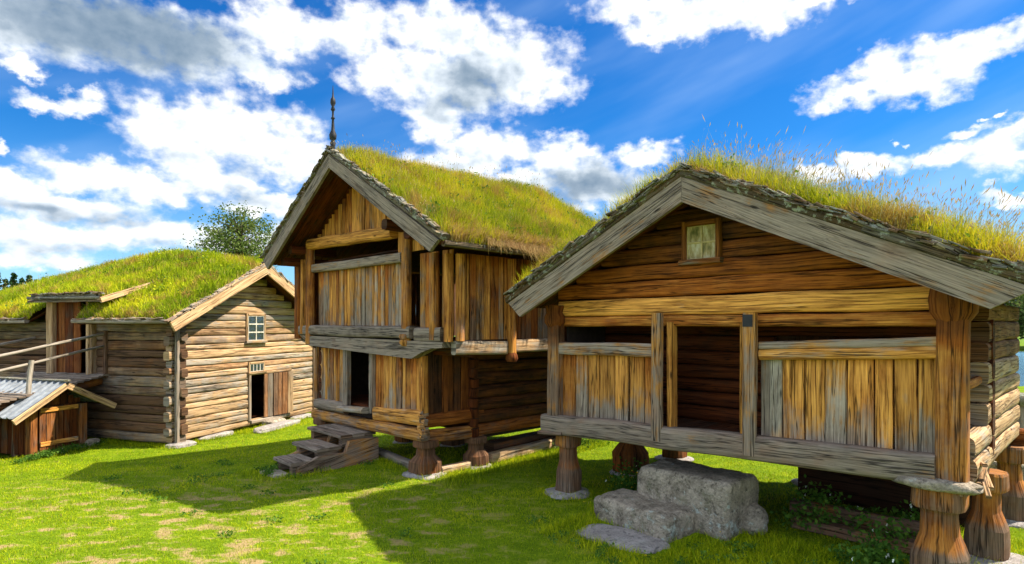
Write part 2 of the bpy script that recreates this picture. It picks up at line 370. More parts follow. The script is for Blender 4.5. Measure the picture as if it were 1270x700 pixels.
def prism(M, pts, y0, y1, tn, udir, axis='y'):
    """polygon in (x,z) extruded over y (or in (y,z) over x)"""
    n = len(pts); ud = V((udir[0], udir[1])).normalized(); uo, vo = rnd(0, 60), rnd(0, 60)
    mk = (lambda a, b, c: V((a, c, b))) if axis == 'y' else (lambda a, b, c: V((c, a, b)))
    A = [mk(a, b, y0) for a, b in pts]; B = [mk(a, b, y1) for a, b in pts]
    u = [(uo+a*ud.x+b*ud.y, vo-a*ud.y+b*ud.x) for a, b in pts]
    M.add(A, [list(range(n))], [u], [tn]*n); M.add(B, [list(range(n))[::-1]], [u[::-1]], [tn]*n)
    for i in range(n):
        j = (i+1) % n
        M.add([A[i], B[i], B[j], A[j]], [(0, 1, 2, 3)], [[u[i], (u[i][0], u[i][1]+abs(y1-y0)), (u[j][0], u[j][1]+abs(y1-y0)), u[j]]], [tn]*4)
def planks(M, x0, x1, z0, z1, y, wd=.13, th=.03, tf=None, axis='x', gap=.013, zt=None, zb=None):
    """vertical planks side by side; zt(x), zb(x) give the top and bottom"""
    x = x0
    while x < x1-.02:
        w = min(wd*rnd(.75, 1.3), x1-x)
        if x1-x-w < .04: w = x1-x
        xm = x+w/2; a = zb(xm) if zb else z0; b = zt(xm) if zt else z1
        yy = y+rnd(-.013, .013)
        if b-a > .05:
            p0, p1 = ((xm+rnd(-.006, .006), yy, a), (xm, yy, b)) if axis == 'x' else ((yy, xm, a), (yy, xm+rnd(-.006, .006), b))
            g0 = rnd(-.3, .3); br = rnd(-.24, .22); dk = rnd(-.25, .3)
            fn = (lambda t, g0=g0, br=br, dk=dk: (tf(t)[0]+g0, tf(t)[1]+br, tf(t)[2]+dk)) if tf else None
            loft(M, p0, p1, (w-gap) if axis == 'x' else th, th if axis == 'x' else (w-gap), 'board', (0, 1, 0), tone_fn=fn, wob=.006)
        x += w
def logwall(M, rows, span, y, th=.16, axis='x', tf=None, end=.0, kind='log'):
    """rows: list of (z0,z1); span(zmid)->(a,b) range along the wall or list of ranges"""
    for i, (z0, z1) in enumerate(rows):
        zm = (z0+z1)/2; sp = span(zm, i); sp = sp if isinstance(sp, list) else [sp]
        tt = tf(zm) if tf else tone()
        for (a, b) in sp:
            if b-a < .06: continue
            dz = rnd(-.006, .006)
            p0, p1 = ((a, y, zm), (b, y, zm+dz)) if axis == 'x' else ((y, a, zm), (y, b, zm+dz))
            loft(M, p0, p1, th, (z1-z0)*.985, kind, tn=tt, wob=.014, rough=.075)
def rows(z0, z1, h, jit=.12):
    n = max(1, round((z1-z0)/h)); c = [z0+(z1-z0)*i/n for i in range(n+1)]
    for i in range(1, n): c[i] += rnd(-jit, jit)*h
    return list(zip(c[:-1], c[1:]))
def lathe(M, x, y, prof, tn=None, tone_fn=None, kind='square', n=20, jag=.05, sm=True):
    """prof: list of (z, half width x, half width y)"""
    o = rnd(0, 99); uo, vo = rnd(0, 60), rnd(0, 60); e = {'square': 2.9, 'round': 2.1, 'oct': 3.0}[kind]
    P = []
    for (a, b) in zip(prof[:-1], prof[1:]):
        k = max(1, int((b[0]-a[0])/.05))
        for i in range(k): t = i/k; P.append([a[q]+(b[q]-a[q])*t for q in range(3)])
    P.append(list(prof[-1])); vs, ts = [], []; H = prof[-1][0]-prof[0][0]
    for (z, rx, ry) in P:
        for k in range(n):
            t = 2*math.pi*(k+.5)/n; c, s_ = math.cos(t), math.sin(t); q = 1+jag*nz(c*1.1, s_*1.1+z*3, o)+jag*.35*nz(c*4, s_*4, o+z*2)+jag*.3*nz(c*6, s_*6, o+z*9)
            vs.append(V((x+q*rx*abs(c)**(2/e)*(1 if c > 0 else -1), y+q*ry*abs(s_)**(2/e)*(1 if s_ > 0 else -1), z+.01*nz(c*2, s_*2, o))))
            ts.append(tone_fn((z-prof[0][0])/H) if tone_fn else tn or (.4, .5, .1))
    fs, us = [], []; R0 = prof[0][1]*7/n
    for i in range(len(P)-1):
        for k in range(n):
            k2 = (k+1) % n; fs.append((i*n+k, i*n+k2, (i+1)*n+k2, (i+1)*n+k))
            us.append([(uo+P[i][0], vo+k*R0), (uo+P[i][0], vo+(k+1)*R0), (uo+P[i+1][0], vo+(k+1)*R0), (uo+P[i+1][0], vo+k*R0)])
    M.add(vs, fs, us, ts, sm)
    top = vs[-n:]; M.add(list(top), [list(range(n))], [[(uo+9+math.cos(6.28*k/n)*rx*.3, vo+math.sin(6.28*k/n)*ry) for k in range(n)]], ts[-n:])
def stone(M, c, size, rz=0, boxy=3.5, jag=.10, seed=0, n=26):
    """a rounded block of stone: superellipsoid with uneven faces"""
    cx, cy, cz = c; a, b, h = size[0]/2, size[1]/2, size[2]/2; vs = []; ca, sa = math.cos(R(rz)), math.sin(R(rz))
    if boxy >= 7:
        N = 22; fs = []; idx = {}; rd = .07
        def vert(i, j, k):
            if (i, j, k) in idx: return idx[(i, j, k)]
            p = V(((2*i/N-1)*a, (2*j/N-1)*b, (2*k/N-1)*h)); q = V((max(-a+rd, min(a-rd, p.x)), max(-b+rd, min(b-rd, p.y)), max(-h+rd, min(h-rd, p.z))))
            d = p-q; nn = d.normalized() if d.length > 1e-6 else V((0, 0, 1)); p = q+nn*min(rd, d.length) if d.length > 1e-6 else p
            s_ = V((seed*3.1, seed, 0)); w = .014*noise.noise(p*1.3+s_)+.014*noise.noise(p*3.7+s_)+.014*noise.noise(p*9+s_)+.008*noise.noise(p*25+s_)
            cut = max(0, p.x/a+p.y/b*.6+p.z/h-2.2)*.06+max(0, -p.x/a+p.z/h-p.y/b*.7-2.2)*.08      # knocked-off corners
            p = p*(1-cut)+nn*w+V((.05*noise.noise(V((p.z*1.2, p.y, seed))), .03*noise.noise(V((p.x*1.2, p.z*2, seed+4))), 0))
            idx[(i, j, k)] = len(vs); vs.append(V((cx+p.x*ca-p.y*sa, cy+p.x*sa+p.y*ca, cz+p.z))); return idx[(i, j, k)]
        for i in range(N):
            for j in range(N):
                for z0_, z1_ in ((0, 0), (N, N)):
                    for f in (((i, j, z0_), (i+1, j, z0_), (i+1, j+1, z0_), (i, j+1, z0_)), ((i, z0_, j), (i+1, z0_, j), (i+1, z0_, j+1), (i, z0_, j+1)), ((z0_, i, j), (z0_, i+1, j), (z0_, i+1, j+1), (z0_, i, j+1))): fs.append(tuple(vert(*q) for q in f))
        M.add(vs, fs, [[(0, 0)]*4]*len(fs), [(.5, .5, .5)]*len(vs), True)
        return
    m = n//2; fs = []
    for i in range(m+1):
        ph = -math.pi/2+math.pi*i/m
        for k in range(n):
            th = 2*math.pi*k/n; d = V((math.cos(ph)*math.cos(th), math.cos(ph)*math.sin(th), math.sin(ph)))
            r = (abs(d.x)**boxy+abs(d.y)**boxy+abs(d.z)**boxy)**(-1/boxy)
            q = 1+jag*nz(d.x*1.7+seed, d.y*1.7, d.z*1.7)+jag*.5*nz(d.x*4+seed, d.y*4, d.z*4)+jag*.2*nz(d.x*9+seed, d.y*9, d.z*9)
            X, Y, Z = d.x*r*a*q, d.y*r*b*q, d.z*r*h*q
            vs.append(V((cx+X*ca-Y*sa, cy+X*sa+Y*ca, cz+Z)))
    for i in range(m):
        for k in range(n): k2 = (k+1) % n; fs.append((i*n+k, i*n+k2, (i+1)*n+k2, (i+1)*n+k))
    M.add(vs, fs, [[(0, 0)]*4]*len(fs), [(.5, .5, .5)]*len(vs), True)

# ------------------------------------------------------------------ blades and leaves (numpy)
def np_mesh(name, co, tri, tn):
    me = bpy.data.meshes.new(name); me.vertices.add(len(co)); me.vertices.foreach_set('co', co.astype(np.float32).ravel())
    me.loops.add(tri.size); me.loops.foreach_set('vertex_index', tri.astype(np.int32).ravel())
    me.polygons.add(len(tri)); me.polygons.foreach_set('loop_start', np.arange(0, tri.size, 3, dtype=np.int32))
    me.polygons.foreach_set('loop_total', np.full(len(tri), 3, dtype=np.int32))
    me.polygons.foreach_set('use_smooth', np.ones(len(tri), dtype=bool))
    me.update(calc_edges=True)
    a = me.color_attributes.new('tone', 'FLOAT_COLOR', 'POINT'); a.data.foreach_set('color', tn.astype(np.float32).ravel())
    return me
def blades(P, h, w, lean=.35, bias=(0, 0), dry=None, rr=None, seedhead=None):
    """P (n,3) roots, h (n) heights, w (n) widths -> curved blades of five vertices"""
    n = len(P); az = rng.uniform(0, 2*np.pi, n); la = rng.normal(0, 1, (n, 2))*lean+np.array(bias)+np.stack([vnoise(P[:, 0], P[:, 1], 4.5, 1), vnoise(P[:, 0], P[:, 1], 4.1, 7)], 1)*.28
    side = np.stack([np.cos(az), np.sin(az), np.zeros(n)], 1)*w[:, None]/2
    b1 = P+np.stack([la[:, 0]*h*.3, la[:, 1]*h*.3, h*.55], 1); tz = h*np.clip(1-.35*(la**2).sum(1), .3, 1)
    tip = P+np.stack([la[:, 0]*h, la[:, 1]*h, tz], 1)
    co = np.stack([P-side, P+side, b1-side*.8, b1+side*.8, tip], 1).reshape(-1, 3)
    k = np.arange(n)[:, None]*5
    tri = np.concatenate([k+np.array([0, 1, 3]), k+np.array([0, 3, 2]), k+np.array([2, 3, 4])], 0)
    rr = rng.uniform(0, 1, n) if rr is None else rr; dry = np.zeros(n) if dry is None else dry
    tn = np.zeros((n, 5, 4)); tn[:, :, 0] = rr[:, None]; tn[:, :, 1] = [0, 0, .6, .6, 1]; tn[:, :, 2] = dry[:, None]; tn[:, :, 3] = 1
    return co, tri, tn.reshape(-1, 4)
def stalks(P, h, lean=.2, bias=(0, 0), hw=.007):
    """thin stems with a seed head"""
    n = len(P); az = rng.uniform(0, 2*np.pi, n); la = rng.normal(0, 1, (n, 2))*lean+np.array(bias)+np.stack([vnoise(P[:, 0], P[:, 1], 3.1, 1), vnoise(P[:, 0], P[:, 1], 2.7, 7)], 1)*.35
    h = h*rng.uniform(.55, 1.2, n)
    sd_ = np.stack([np.cos(az), np.sin(az), np.zeros(n)], 1); s0 = sd_*.0016
    mid = P+np.stack([la[:, 0]*h*.35, la[:, 1]*h*.35, h*.6], 1); top = P+np.stack([la[:, 0]*h*.8, la[:, 1]*h*.8, h*.9], 1)
    end = top+(top-mid)*rng.uniform(.25, .55, n)[:, None]; hd = (top+end)/2; hs = sd_*(hw*rng.uniform(.4, 1, n))[:, None]
    co = np.stack([P-s0, P+s0, mid-s0, mid+s0, top, hd-hs, hd+hs, end], 1).reshape(-1, 3); k = np.arange(n)[:, None]*8
    tri = np.concatenate([k+np.array(t) for t in ((0, 1, 3), (0, 3, 2), (2, 3, 4), (4, 6, 5), (5, 6, 7))], 0)
    tn = np.zeros((n, 8, 4)); tn[:, :, 0] = rng.uniform(0, 1, n)[:, None]; tn[:, 5:, 2] = .8; tn[:, :, 3] = 1
    return co, tri, tn.reshape(-1, 4)
def leaves(P, size, droop=0.):
    """small leaf faces in random directions around points P"""
    n = len(P); a = rng.normal(0, 1, (n, 3)); a /= np.linalg.norm(a, axis=1)[:, None]; a[:, 2] -= droop
    b = np.cross(a, rng.normal(0, 1, (n, 3))); b /= np.linalg.norm(b, axis=1)[:, None]+1e-6
    s = size*rng.uniform(.6, 1.3, n)[:, None]
    co = np.stack([P-a*s*.5, P+b*s*.32, P+a*s*.5, P-b*s*.32], 1).reshape(-1, 3); k = np.arange(n)[:, None]*4
    tri = np.concatenate([k+np.array([0, 1, 2]), k+np.array([0, 2, 3])], 0)
    tn = np.zeros((n, 4, 4)); tn[:, :, 0] = rng.uniform(0, 1, n)[:, None]; tn[:, :, 3] = 1
    return co, tri, tn.reshape(-1, 4)
def join_np(L):
    co, tri, tn = [], [], []; k = 0
    for c, t, a in L: co.append(c); tri.append(t+k); tn.append(a); k += len(c)
    return np.concatenate(co), np.concatenate(tri), np.concatenate(tn)
def part_np(name, L, mat, parent=None, label=None): return link(name, np_mesh(name, *join_np(L)), mat, parent, label)

# ------------------------------------------------------------------ turf roofs
def vnoise(x, y, s, o=0):
    """cheap smooth noise on arrays"""
    x = x*s+o; y = y*s-o*1.7
    return (np.sin(x*1.3+np.sin(y*1.7+o))+np.sin(y*1.9+1.3*np.sin(x*.9+2*o))+.6*np.sin(x*3.1+y*2.3+o)+.5*np.sin(x*-2.7+y*4.1))/3.1
class Roof:
    def __init__(s, xl, zl, xc, zc, xr, zr, y0, y1, th, sag=None, o=0, hole=None):
        s.__dict__.update(xl=xl, zl=zl, xc=xc, zc=zc, xr=xr, zr=zr, y0=y0, y1=y1, th=th, sag=sag, o=o, hole=hole)
    def base(s, x, y):
        x = np.asarray(x, float); y = np.asarray(y, float)
        l = s.zl+(s.zc-s.zl)*(x-s.xl)/(s.xc-s.xl); r = s.zc+(s.zr-s.zc)*(x-s.xc)/(s.xr-s.xc)
        z = np.where(x < s.xc, l, r)
        if s.sag: z = z+np.interp(y, *s.sag)*np.clip(1-np.abs(x-s.xc)/(abs(s.xl-s.xc)+.0), 0, 1)
        return z
    def top(s, x, y):
        ex = np.clip(np.minimum(x-s.xl, s.xr-x)/.16, 0, 1); ey = np.clip(np.minimum(y-s.y0, s.y1-y)/.16, 0, 1)
        e = np.sqrt(np.clip(ex*ey, 0, 1)); rr = np.clip(1-np.abs(x-s.xc)/.35, 0, 1)
        return s.base(x, y)+.01+s.th*e*(.85+.35*vnoise(x, y, 2.1, s.o)+.18*vnoise(x, y, 7, s.o+2))-.05*rr**2
    def turf(s, parent, mat=None):
        nx = int((s.xr-s.xl)/.07)+1; ny = int((s.y1-s.y0)/.07)+1
        X, Y = np.meshgrid(np.linspace(s.xl, s.xr, nx), np.linspace(s.y0, s.y1, ny)); Z = s.top(X, Y)
        top = np.stack([X, Y, Z], 2).reshape(-1, 3); bot = np.stack([X, Y, s.base(X, Y)-.01], 2).reshape(-1, 3)
        q = []; I = lambda i, j: j*nx+i; N = nx*ny
        for j in range(ny-1):
            for i in range(nx-1):
                if s.hole and X[j, i] < s.hole[0] and s.hole[1] < Y[j, i] < s.hole[2]: continue
                a, b, c, d = I(i, j), I(i+1, j), I(i+1, j+1), I(i, j+1)
                q += [(a, b, c), (a, c, d), (N+a, N+c, N+b), (N+a, N+d, N+c)]
        for i in range(nx-1):
            for j, f in ((0, 1), (ny-1, 0)):
                a, b = I(i, j), I(i+1, j); t = [(a, N+a, N+b), (a, N+b, b)]; q += t if f else [x[::-1] for x in t]
        for j in range(ny-1):
            for i, f in ((0, 0), (nx-1, 1)):
                if s.hole and i == 0 and s.hole[1] < Y[j, 0] < s.hole[2]: continue
                a, b = I(i, j), I(i, j+1); t = [(a, N+a, N+b), (a, N+b, b)]; q += t if f else [x[::-1] for x in t]
        co = np.concatenate([top, bot]); tn = np.full((len(co), 4), .5)
        return link('turf', np_mesh('turf', co, np.array(q), tn), mat or M_TURF, parent)
    def slabs(s, parent, th=.05, mat=None, n=1):
        M = MB(); L = math.hypot(s.xc-s.xl, s.zc-s.zl)
        y = s.y0
        while y < s.y1-.01:            # roof boards run from ridge to eaves
            w = min(rnd(.17, .24), s.y1-y); ym = y+w/2
            zc = float(s.base(s.xc, ym)); zl = float(s.base(s.xl, ym)); zr = float(s.base(s.xr, ym))
            hx = s.hole and s.hole[1] < ym < s.hole[2]
            if hx: zl = float(s.base(s.hole[0], ym))
            for (xa, za) in ((s.hole[0] if hx else s.xl, zl), (s.xr, zr)):
                d = V((xa-s.xc, 0, za-zc)).normalized(); nn = V((0, 0, -1))*(th/2+.004)
                loft(M, V((s.xc, ym, zc))+nn, V((xa, ym, za))+nn, w-.004, th, 'board', (0, 0, 1), tone(.35, .35, .55), seg=6, wob=.004)
            y += w
        return part('roof_boards', M, mat or M_BROWN, parent)
    def roots(s, n, xr=None, yr=None, dens=None):
        x = rng.uniform(*(xr or (s.xl, s.xr)), n); y = rng.uniform(*(yr or (s.y0, s.y1)), n)
        if dens: k = rng.uniform(0, 1, n) < dens(x, y); x, y = x[k], y[k]
        if s.hole: k = ~((x < s.hole[0]) & (y > s.hole[1]) & (y < s.hole[2])); x, y = x[k], y[k]
        return np.stack([x, y, s.top(x, y)-.015], 1)
    def edge_roots(s, n, side, y0=None, y1=None, sp=.06):
        """roots along one eave (side 'l'/'r') or verge ('f'/'b')"""
        if side in 'lr':
            y = rng.uniform(y0 if y0 is not None else s.y0, y1 if y1 is not None else s.y1, n); d = np.abs(rng.normal(0, sp, n)); x = s.xl+d if side == 'l' else s.xr-d
        else:
            x = rng.uniform(y0 if y0 is not None else s.xl, y1 if y1 is not None else s.xr, n); d = np.abs(rng.normal(0, sp, n)); y = s.y0+d if side == 'f' else s.y1-d
        if s.hole: k = ~((x < s.hole[0]) & (y > s.hole[1]) & (y < s.hole[2])); x, y = x[k], y[k]
        return np.stack([x, y, s.top(x, y)-.02], 1)
def bark_bits(M, line, n, size=.11, out=(0, -1, 0), spread=.03, tn=(.55, .55, .25)):
    """curled birch bark and chips showing under the turf along a verge: line = list of (x,y,z)"""
    seg = list(zip(line[:-1], line[1:])); L = [(V(b)-V(a)).length for a, b in seg]
    for _ in range(n):
        k = random.choices(range(len(seg)), L)[0]; a, b = V(seg[k][0]), V(seg[k][1]); d = (b-a).normalized(); p = a.lerp(b, random.random())
        l = size*rnd(.5, 1.6); o = V(out); up = d.cross(o).normalized(); up = up if up.z > 0 else -up
        p = p+up*rnd(-spread, spread)+o*rnd(-.01, .03); ang = rnd(-.25, .25)
        dd = (d+up*ang+o*rnd(-.2, .2)).normalized()
        loft(M, p-dd*l/2, p+dd*l/2, rnd(.03, .10), rnd(.010, .028), 'board', up, (tn[0]+rnd(-.3, .3), tn[1]+rnd(-.25, .3), tn[2]+rnd(-.3, .3)), seg=2)
def stilt(parent, x, y, top, cap=.19, neck=.125, base=.2, tn=None, stone_size=.62, seed=0, z0=.04, waist=.34):
    """waisted post that carries the house: flared foot, narrow waist, square cap, flat foot stone"""
    g = world(parent, x, y); z0 += min(0., float(gz(g.x, g.y))); H = top-z0; M = MB()
    fn = tn or (lambda t: (.85 if t < .3 else .25, .5 if t < .3 else .55, .12))
    bz = z0+H*waist
    lathe(M, x, y, [(z0, base*.97, base*.97), (z0+.04*H, base, base), (bz, base*.97, base*.97), (bz+.10*H, (base+neck)/2, (base+neck)/2), (bz+.2*H, neck*1.05, neck*1.05), (z0+.74*H, neck, neck), (z0+.765*H, neck*1.05, neck*1.05),
          (z0+.785*H, cap, cap), (z0+.82*H, cap*1.03, cap*1.03), (z0+.97*H, cap*1.0, cap*1.0), (top, cap*.93, cap*.93)], tone_fn=fn, kind='square', jag=.10, n=13, sm=False)
    o = part('stilt', M, M_GOLD, parent)
    S = MB(); stone(S, (x, y, z0-.04), (stone_size, stone_size*.9, .13), rnd(0, 90), 3, .12, seed+x*3); part('foot_stone', S, M_PALESTONE, o)
    return o

# ------------------------------------------------------------------ the setting
def ground():
    def axis(lo, hi, near, step, grow):
        a = [0.]; s_ = step
        while a[-1] < hi:
            if a[-1] > near: s_ *= grow
            a.append(a[-1]+s_)
        b = [0.]; s_ = step
        while b[-1] > lo:
            if b[-1] < -near: s_ *= grow
            b.append(b[-1]-s_)
        return np.array(b[::-1][:-1]+a)
    xs = axis(-900, 900, 14, .14, 1.22); ys = axis(-900, 1800, 20, .14, 1.22)
    X, Y = np.meshgrid(xs, ys); Z = gz(X, Y)
    nx, ny = len(xs), len(ys); co = np.stack([X, Y, Z], 2).reshape(-1, 3)
    i = np.arange(nx-1)[None, :]; j = np.arange(ny-1)[:, None]; a = (j*nx+i).ravel()
    tri = np.concatenate([np.stack([a, a+1, a+nx+1], 1), np.stack([a, a+nx+1, a+nx], 1)])
    o = link('lawn', np_mesh('lawn', co, tri, np.full((len(co), 4), .5)), M_LAWN); tag(o, kind='structure')
def gz(X, Y):
    r = np.sqrt(X**2+Y**2)
    z = .018*vnoise(X, Y, .8, 3)+.008*vnoise(X, Y, 3.1, 5)
    s = np.clip((Y-9.5+(-3.-X)*.5-.5)/5.7, 0, 1); z = z-.4*s*s*(3-2*s)   # falls away towards the barn
    # the lawn dips to the lake on the right
    z = z-np.clip((Y-26)/4, 0, 1)*np.clip((X-20)/4, 0, 1)*np.clip((70-Y)/4, 0, 1)*.55
    return z
def world(o, x, y, z=0.):
    a = o.rotation_euler.z; k = o.scale.x; x, y = x*k, y*k
    return V((o.location.x+x*math.cos(a)-y*math.sin(a), o.location.y+x*math.sin(a)+y*math.cos(a), o.location.z+z*k))
ground()
me = bpy.data.meshes.new('lake'); me.from_pydata([(23, 28, -.62), (130, 28, -.62), (160, 66, -.62), (23, 66, -.62)], [], [(0, 1, 2, 3)]); tag(link('lake', me, M_WATER), kind='structure')

def plank_tone(gb=.75, gt=.1, d=.05, b=.5):
    return lambda t: (gb+(gt-gb)*min(1, t*1.25), b, d+(.25 if t > .93 else 0))

# ================================================================== right storehouse
A = empty('stilted_storehouse', (0.6285, 8.57, 0), -45.579)
tag(A, 'log storehouse on stilts with one gable window above its open doorway, nearest building', 'storehouse', 'old timber farm buildings')
def sillz(x): return 1.14+.022*x          # top of the sill beam
M = MB(); loft(M, (-.16, -.05, .99), (4.50, -.05, 1.12), .22, .27, 'square', tone_fn=lambda t: (.95, .42, .12), wob=.02, rough=.03); part('sill_beam', M, M_GOLD, A, 'grey weathered beam under the doorway')
M = MB(); loft(M, (-.1, 1.15, 1.0), (4.7, 1.15, 1.0), .2, .24, 'log', tn=(.4, .4, .5)); loft(M, (-.1, 3.15, 1.0), (4.8, 3.15, 1.02), .2, .24, 'log', tn=(.4, .4, .5))
loft(M, (.0, -.05, .96), (.0, 3.4, .96), .2, .2, 'log', tn=(.5, .4, .4)); part('floor_beam', M, M_GOLD, A)
M = MB()
for i in range(24): box(M, .05+i*.19, .235+i*.19, .06, 3.1, 1.07, 1.10, tone(.6, .35, .4), 'y')
part('floor', M, M_BROWN, A)
for x, z1, w, tt in ((0., 2.42, .2, (.55, .5, .1)), (4.60, 2.50, .235, (.25, .55, .1))):
    M = MB(); loft(M, (x, -.02, .86 if x < 1 else .93), (x+.01, -.02, z1), w, .2, 'square', (0, 1, 0), tone_fn=lambda t, tt=tt: (tt[0]+.35-.5*t, tt[1]-.1, tt[2]+.15+(.5 if t > .86 else 0)), rough=.03)
    part('corner_post', M, M_GOLD, A)
M = MB(); lathe(M, 0., -.03, [(2.36, .10, .10), (2.42, .15, .14), (2.50, .15, .14), (2.56, .11, .12), (2.66, .14, .14)], (.2, .3, .75), kind='round'); part('bracket', M, M_GOLD, A); M = MB(); lathe(M, 4.61, -.02, [(2.42, .12, .1), (2.5, .17, .13), (2.62, .18, .15), (2.74, .16, .15)], (.2, .3, .7), kind='square'); part('bracket', M, M_GOLD, A)
for x, z0, z1, w in ((1.715, 1.0, 2.53, .135), (2.85, 1.0, 2.52, .14)):
    M = MB(); loft(M, (x, -.13, z0), (x+.01, -.13, z1), w, .07, 'board', (0, 1, 0), tone_fn=lambda t: (.72-.35*t, .45, .12))
    o = part('door_post', M, M_GOLD, A)
    M = MB(); s_ = 1 if x < 2 else -1; loft(M, (x+s_*.115, .02, sillz(x)-.02), (x+s_*.115, .02, 2.42), .06, .16, 'board', (0, 1, 0), tone_fn=lambda t: (.0, .5, .1)); part('door_jamb', M, M_GOLD, o)
M = MB(); box(M, 2.79, 2.90, -.171, -.163, 2.37, 2.50, (.2, .2, .8)); part('iron_plate', M, M_IRON, A)
# rails of the two panels
M = MB(); loft(M, (.1, -.03, 2.065), (1.63, -.03, 2.075), .10, .17, 'square', tn=(.62, .62, 0), rough=.03); part('rail', M, M_GOLD, A)
M = MB(); loft(M, (2.93, -.05, 2.17), (4.5, -.05, 2.25), .08, .085, 'square', tn=(.55, .55, .0), rough=.04); loft(M, (2.93, -.04, 2.075), (4.5, -.04, 2.15), .11, .12, 'log', tn=(.25, .7, .0), rough=.04); part('rail', M, M_GOLD, A)
M = MB(); planks(M, .1, 1.61, 0, 0, .03, .2, .04, plank_tone(.85, .0, .02, .55), zt=lambda x: 2.0, zb=lambda x: sillz(x)-.03); part('plank_panel', M, M_GOLD, A)
M = MB(); planks(M, 3.13, 4.5, 0, 0, .03, .2, .04, lambda t: (.85-.85*min(1, t*1.2), .66, .0), zt=lambda x: 2.05+.05*(x-3), zb=lambda x: sillz(x)-.03)
loft(M, (2.96, .03, 1.18), (2.96, .03, 2.05), .10, .04, 'board', (0, 1, 0), tn=(.75, .4, .0)); part('plank_panel', M, M_GOLD, A)
M = MB(); loft(M, (3.07, .02, 1.17), (3.07, .02, 2.05), .125, .035, 'board', (0, 1, 0), tone_fn=lambda t: (.3 if t < .2 else 1.1, .6 if t < .2 else .95, -.1)); o = part('pale_board', M, M_TAN, A, 'pale patched board at the left end of the panel')
# gable of squared logs
zs = [2.36, 2.50, 2.73, 2.94, 3.14, 3.35, 3.55, 3.76, 3.98]
def spanA(z, i):
    h = (3.98-z)/.485; return (max(.02, 2.29-h), min(4.58, 2.29+h))
M = MB()
for i, (a, b) in enumerate(zip(zs[:-1], zs[1:])):
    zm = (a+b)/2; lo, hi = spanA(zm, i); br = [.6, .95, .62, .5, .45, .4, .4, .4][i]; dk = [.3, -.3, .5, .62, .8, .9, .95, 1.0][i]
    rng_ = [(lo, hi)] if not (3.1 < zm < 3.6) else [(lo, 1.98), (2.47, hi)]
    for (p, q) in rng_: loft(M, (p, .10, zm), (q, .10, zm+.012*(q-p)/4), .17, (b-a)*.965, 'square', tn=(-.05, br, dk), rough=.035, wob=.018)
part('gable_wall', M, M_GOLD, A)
def window(parent, x0, x1, z0, z1, y, fr, nxp, nzp, mat, paintmat, depth=.05, curtain=True, bar=.022):
    M = MB(); box(M, x0-fr, x0, y-depth, y+.03, z0-fr, z1+fr, tone(.1, .5, .0), 'z'); box(M, x1, x1+fr, y-depth, y+.03, z0-fr, z1+fr, tone(.1, .5, .0), 'z')
    box(M, x0, x1, y-depth-.004, y+.03, z1, z1+fr, tone(.1, .5, 0), 'x'); box(M, x0-fr-.02, x1+fr+.02, y-depth-.03, y+.034, z0-fr-.003, z0, tone(.3, .5, 0), 'x')
    w = part('window', M, mat, parent)
    M = MB(); b = bar; yb = y-.012
    for k in range(nxp+1): xx = x0+(x1-x0)*k/nxp; box(M, max(x0+.002, xx-b/2), min(x1-.002, xx+b/2), yb-.012, yb+.012, z0+.002, z1-.002, (.2, .6, 0), 'z')
    for k in range(nzp+1): zz = z0+(z1-z0)*k/nzp; box(M, x0+.004, x1-.004, yb-.010, yb+.010, max(z0+.003, zz-b/2), min(z1-.003, zz+b/2), (.2, .6, 0), 'x')
    part('sash', M, paintmat, w)
    me = bpy.data.meshes.new('pane'); me.from_pydata([(x0+.003, yb+.004, z0+.003), (x1-.003, yb+.004, z0+.003), (x1-.003, yb+.004, z1-.003), (x0+.003, yb+.004, z1-.003)], [], [(0, 1, 2, 3)]); link('pane', me, M_GLASS if not curtain else M_CURTAIN, w)
    return w
window(A, 2.04, 2.41, 3.15, 3.54, .02, .055, 2, 2, M_BROWN, M_YELLOWPAINT, .06)
# inner log walls, closed towards the back
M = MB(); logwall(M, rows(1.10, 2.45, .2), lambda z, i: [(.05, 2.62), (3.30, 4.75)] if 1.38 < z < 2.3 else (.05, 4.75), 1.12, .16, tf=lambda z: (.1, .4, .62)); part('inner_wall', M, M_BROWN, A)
M = MB(); box(M, .02, 4.6, 1.21, 1.24, 1.0, 2.6, (.2, .2, 1), 'x'); part('light_stop', M, M_DARK, A); M = MB(); box(M, .09, .105, .12, 1.0, 1.12, 2.45, (.2, .2, 1), 'y'); part('light_stop', M, M_DARK, A); M = MB(); box(M, 4.56, 4.575, 1.26, 3.1, 1.0, 2.6, (.2, .2, 1), 'y'); part('light_stop', M, M_DARK, A)  # added dark slabs that stop daylight leaking between the logs
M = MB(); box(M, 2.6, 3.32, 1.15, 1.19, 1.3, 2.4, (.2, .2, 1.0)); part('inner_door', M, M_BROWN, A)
M = MB(); logwall(M, rows(1.02, 2.62, .2, .06), lambda z, i: (.86+rnd(-.03, .04), 3.15), 4.66, .17, 'y', tf=lambda z: (.25, .6 if z < 2.0 else .3, .0 if z < 2.0 else .4), kind='square'); part('side_wall', M, M_TAN, A, 'sunlit log wall on the right side')  # upper logs toned darker: eave shade put into the colour
M = MB(); logwall(M, rows(1.0, 1.42, .2, .06), lambda z, i: (.12-.05*i, .84), 4.68, .15, 'y', tf=lambda z: (.3, .6, .0), kind='log')
for k in range(7):       # splintered ends of the lowest side logs
    p = V((4.72+rnd(-.03, .06), .12+rnd(-.05, .2), 1.03+rnd(-.08, .25))); loft(M, p+V((0, .25, rnd(.0, .1))), p+V((rnd(-.02, .10), -.1, rnd(-.08, .05))), .04, .03, 'board', (0, 0, 1), (.2, .5, .1), seg=2)
part('side_sill', M, M_TAN, A)
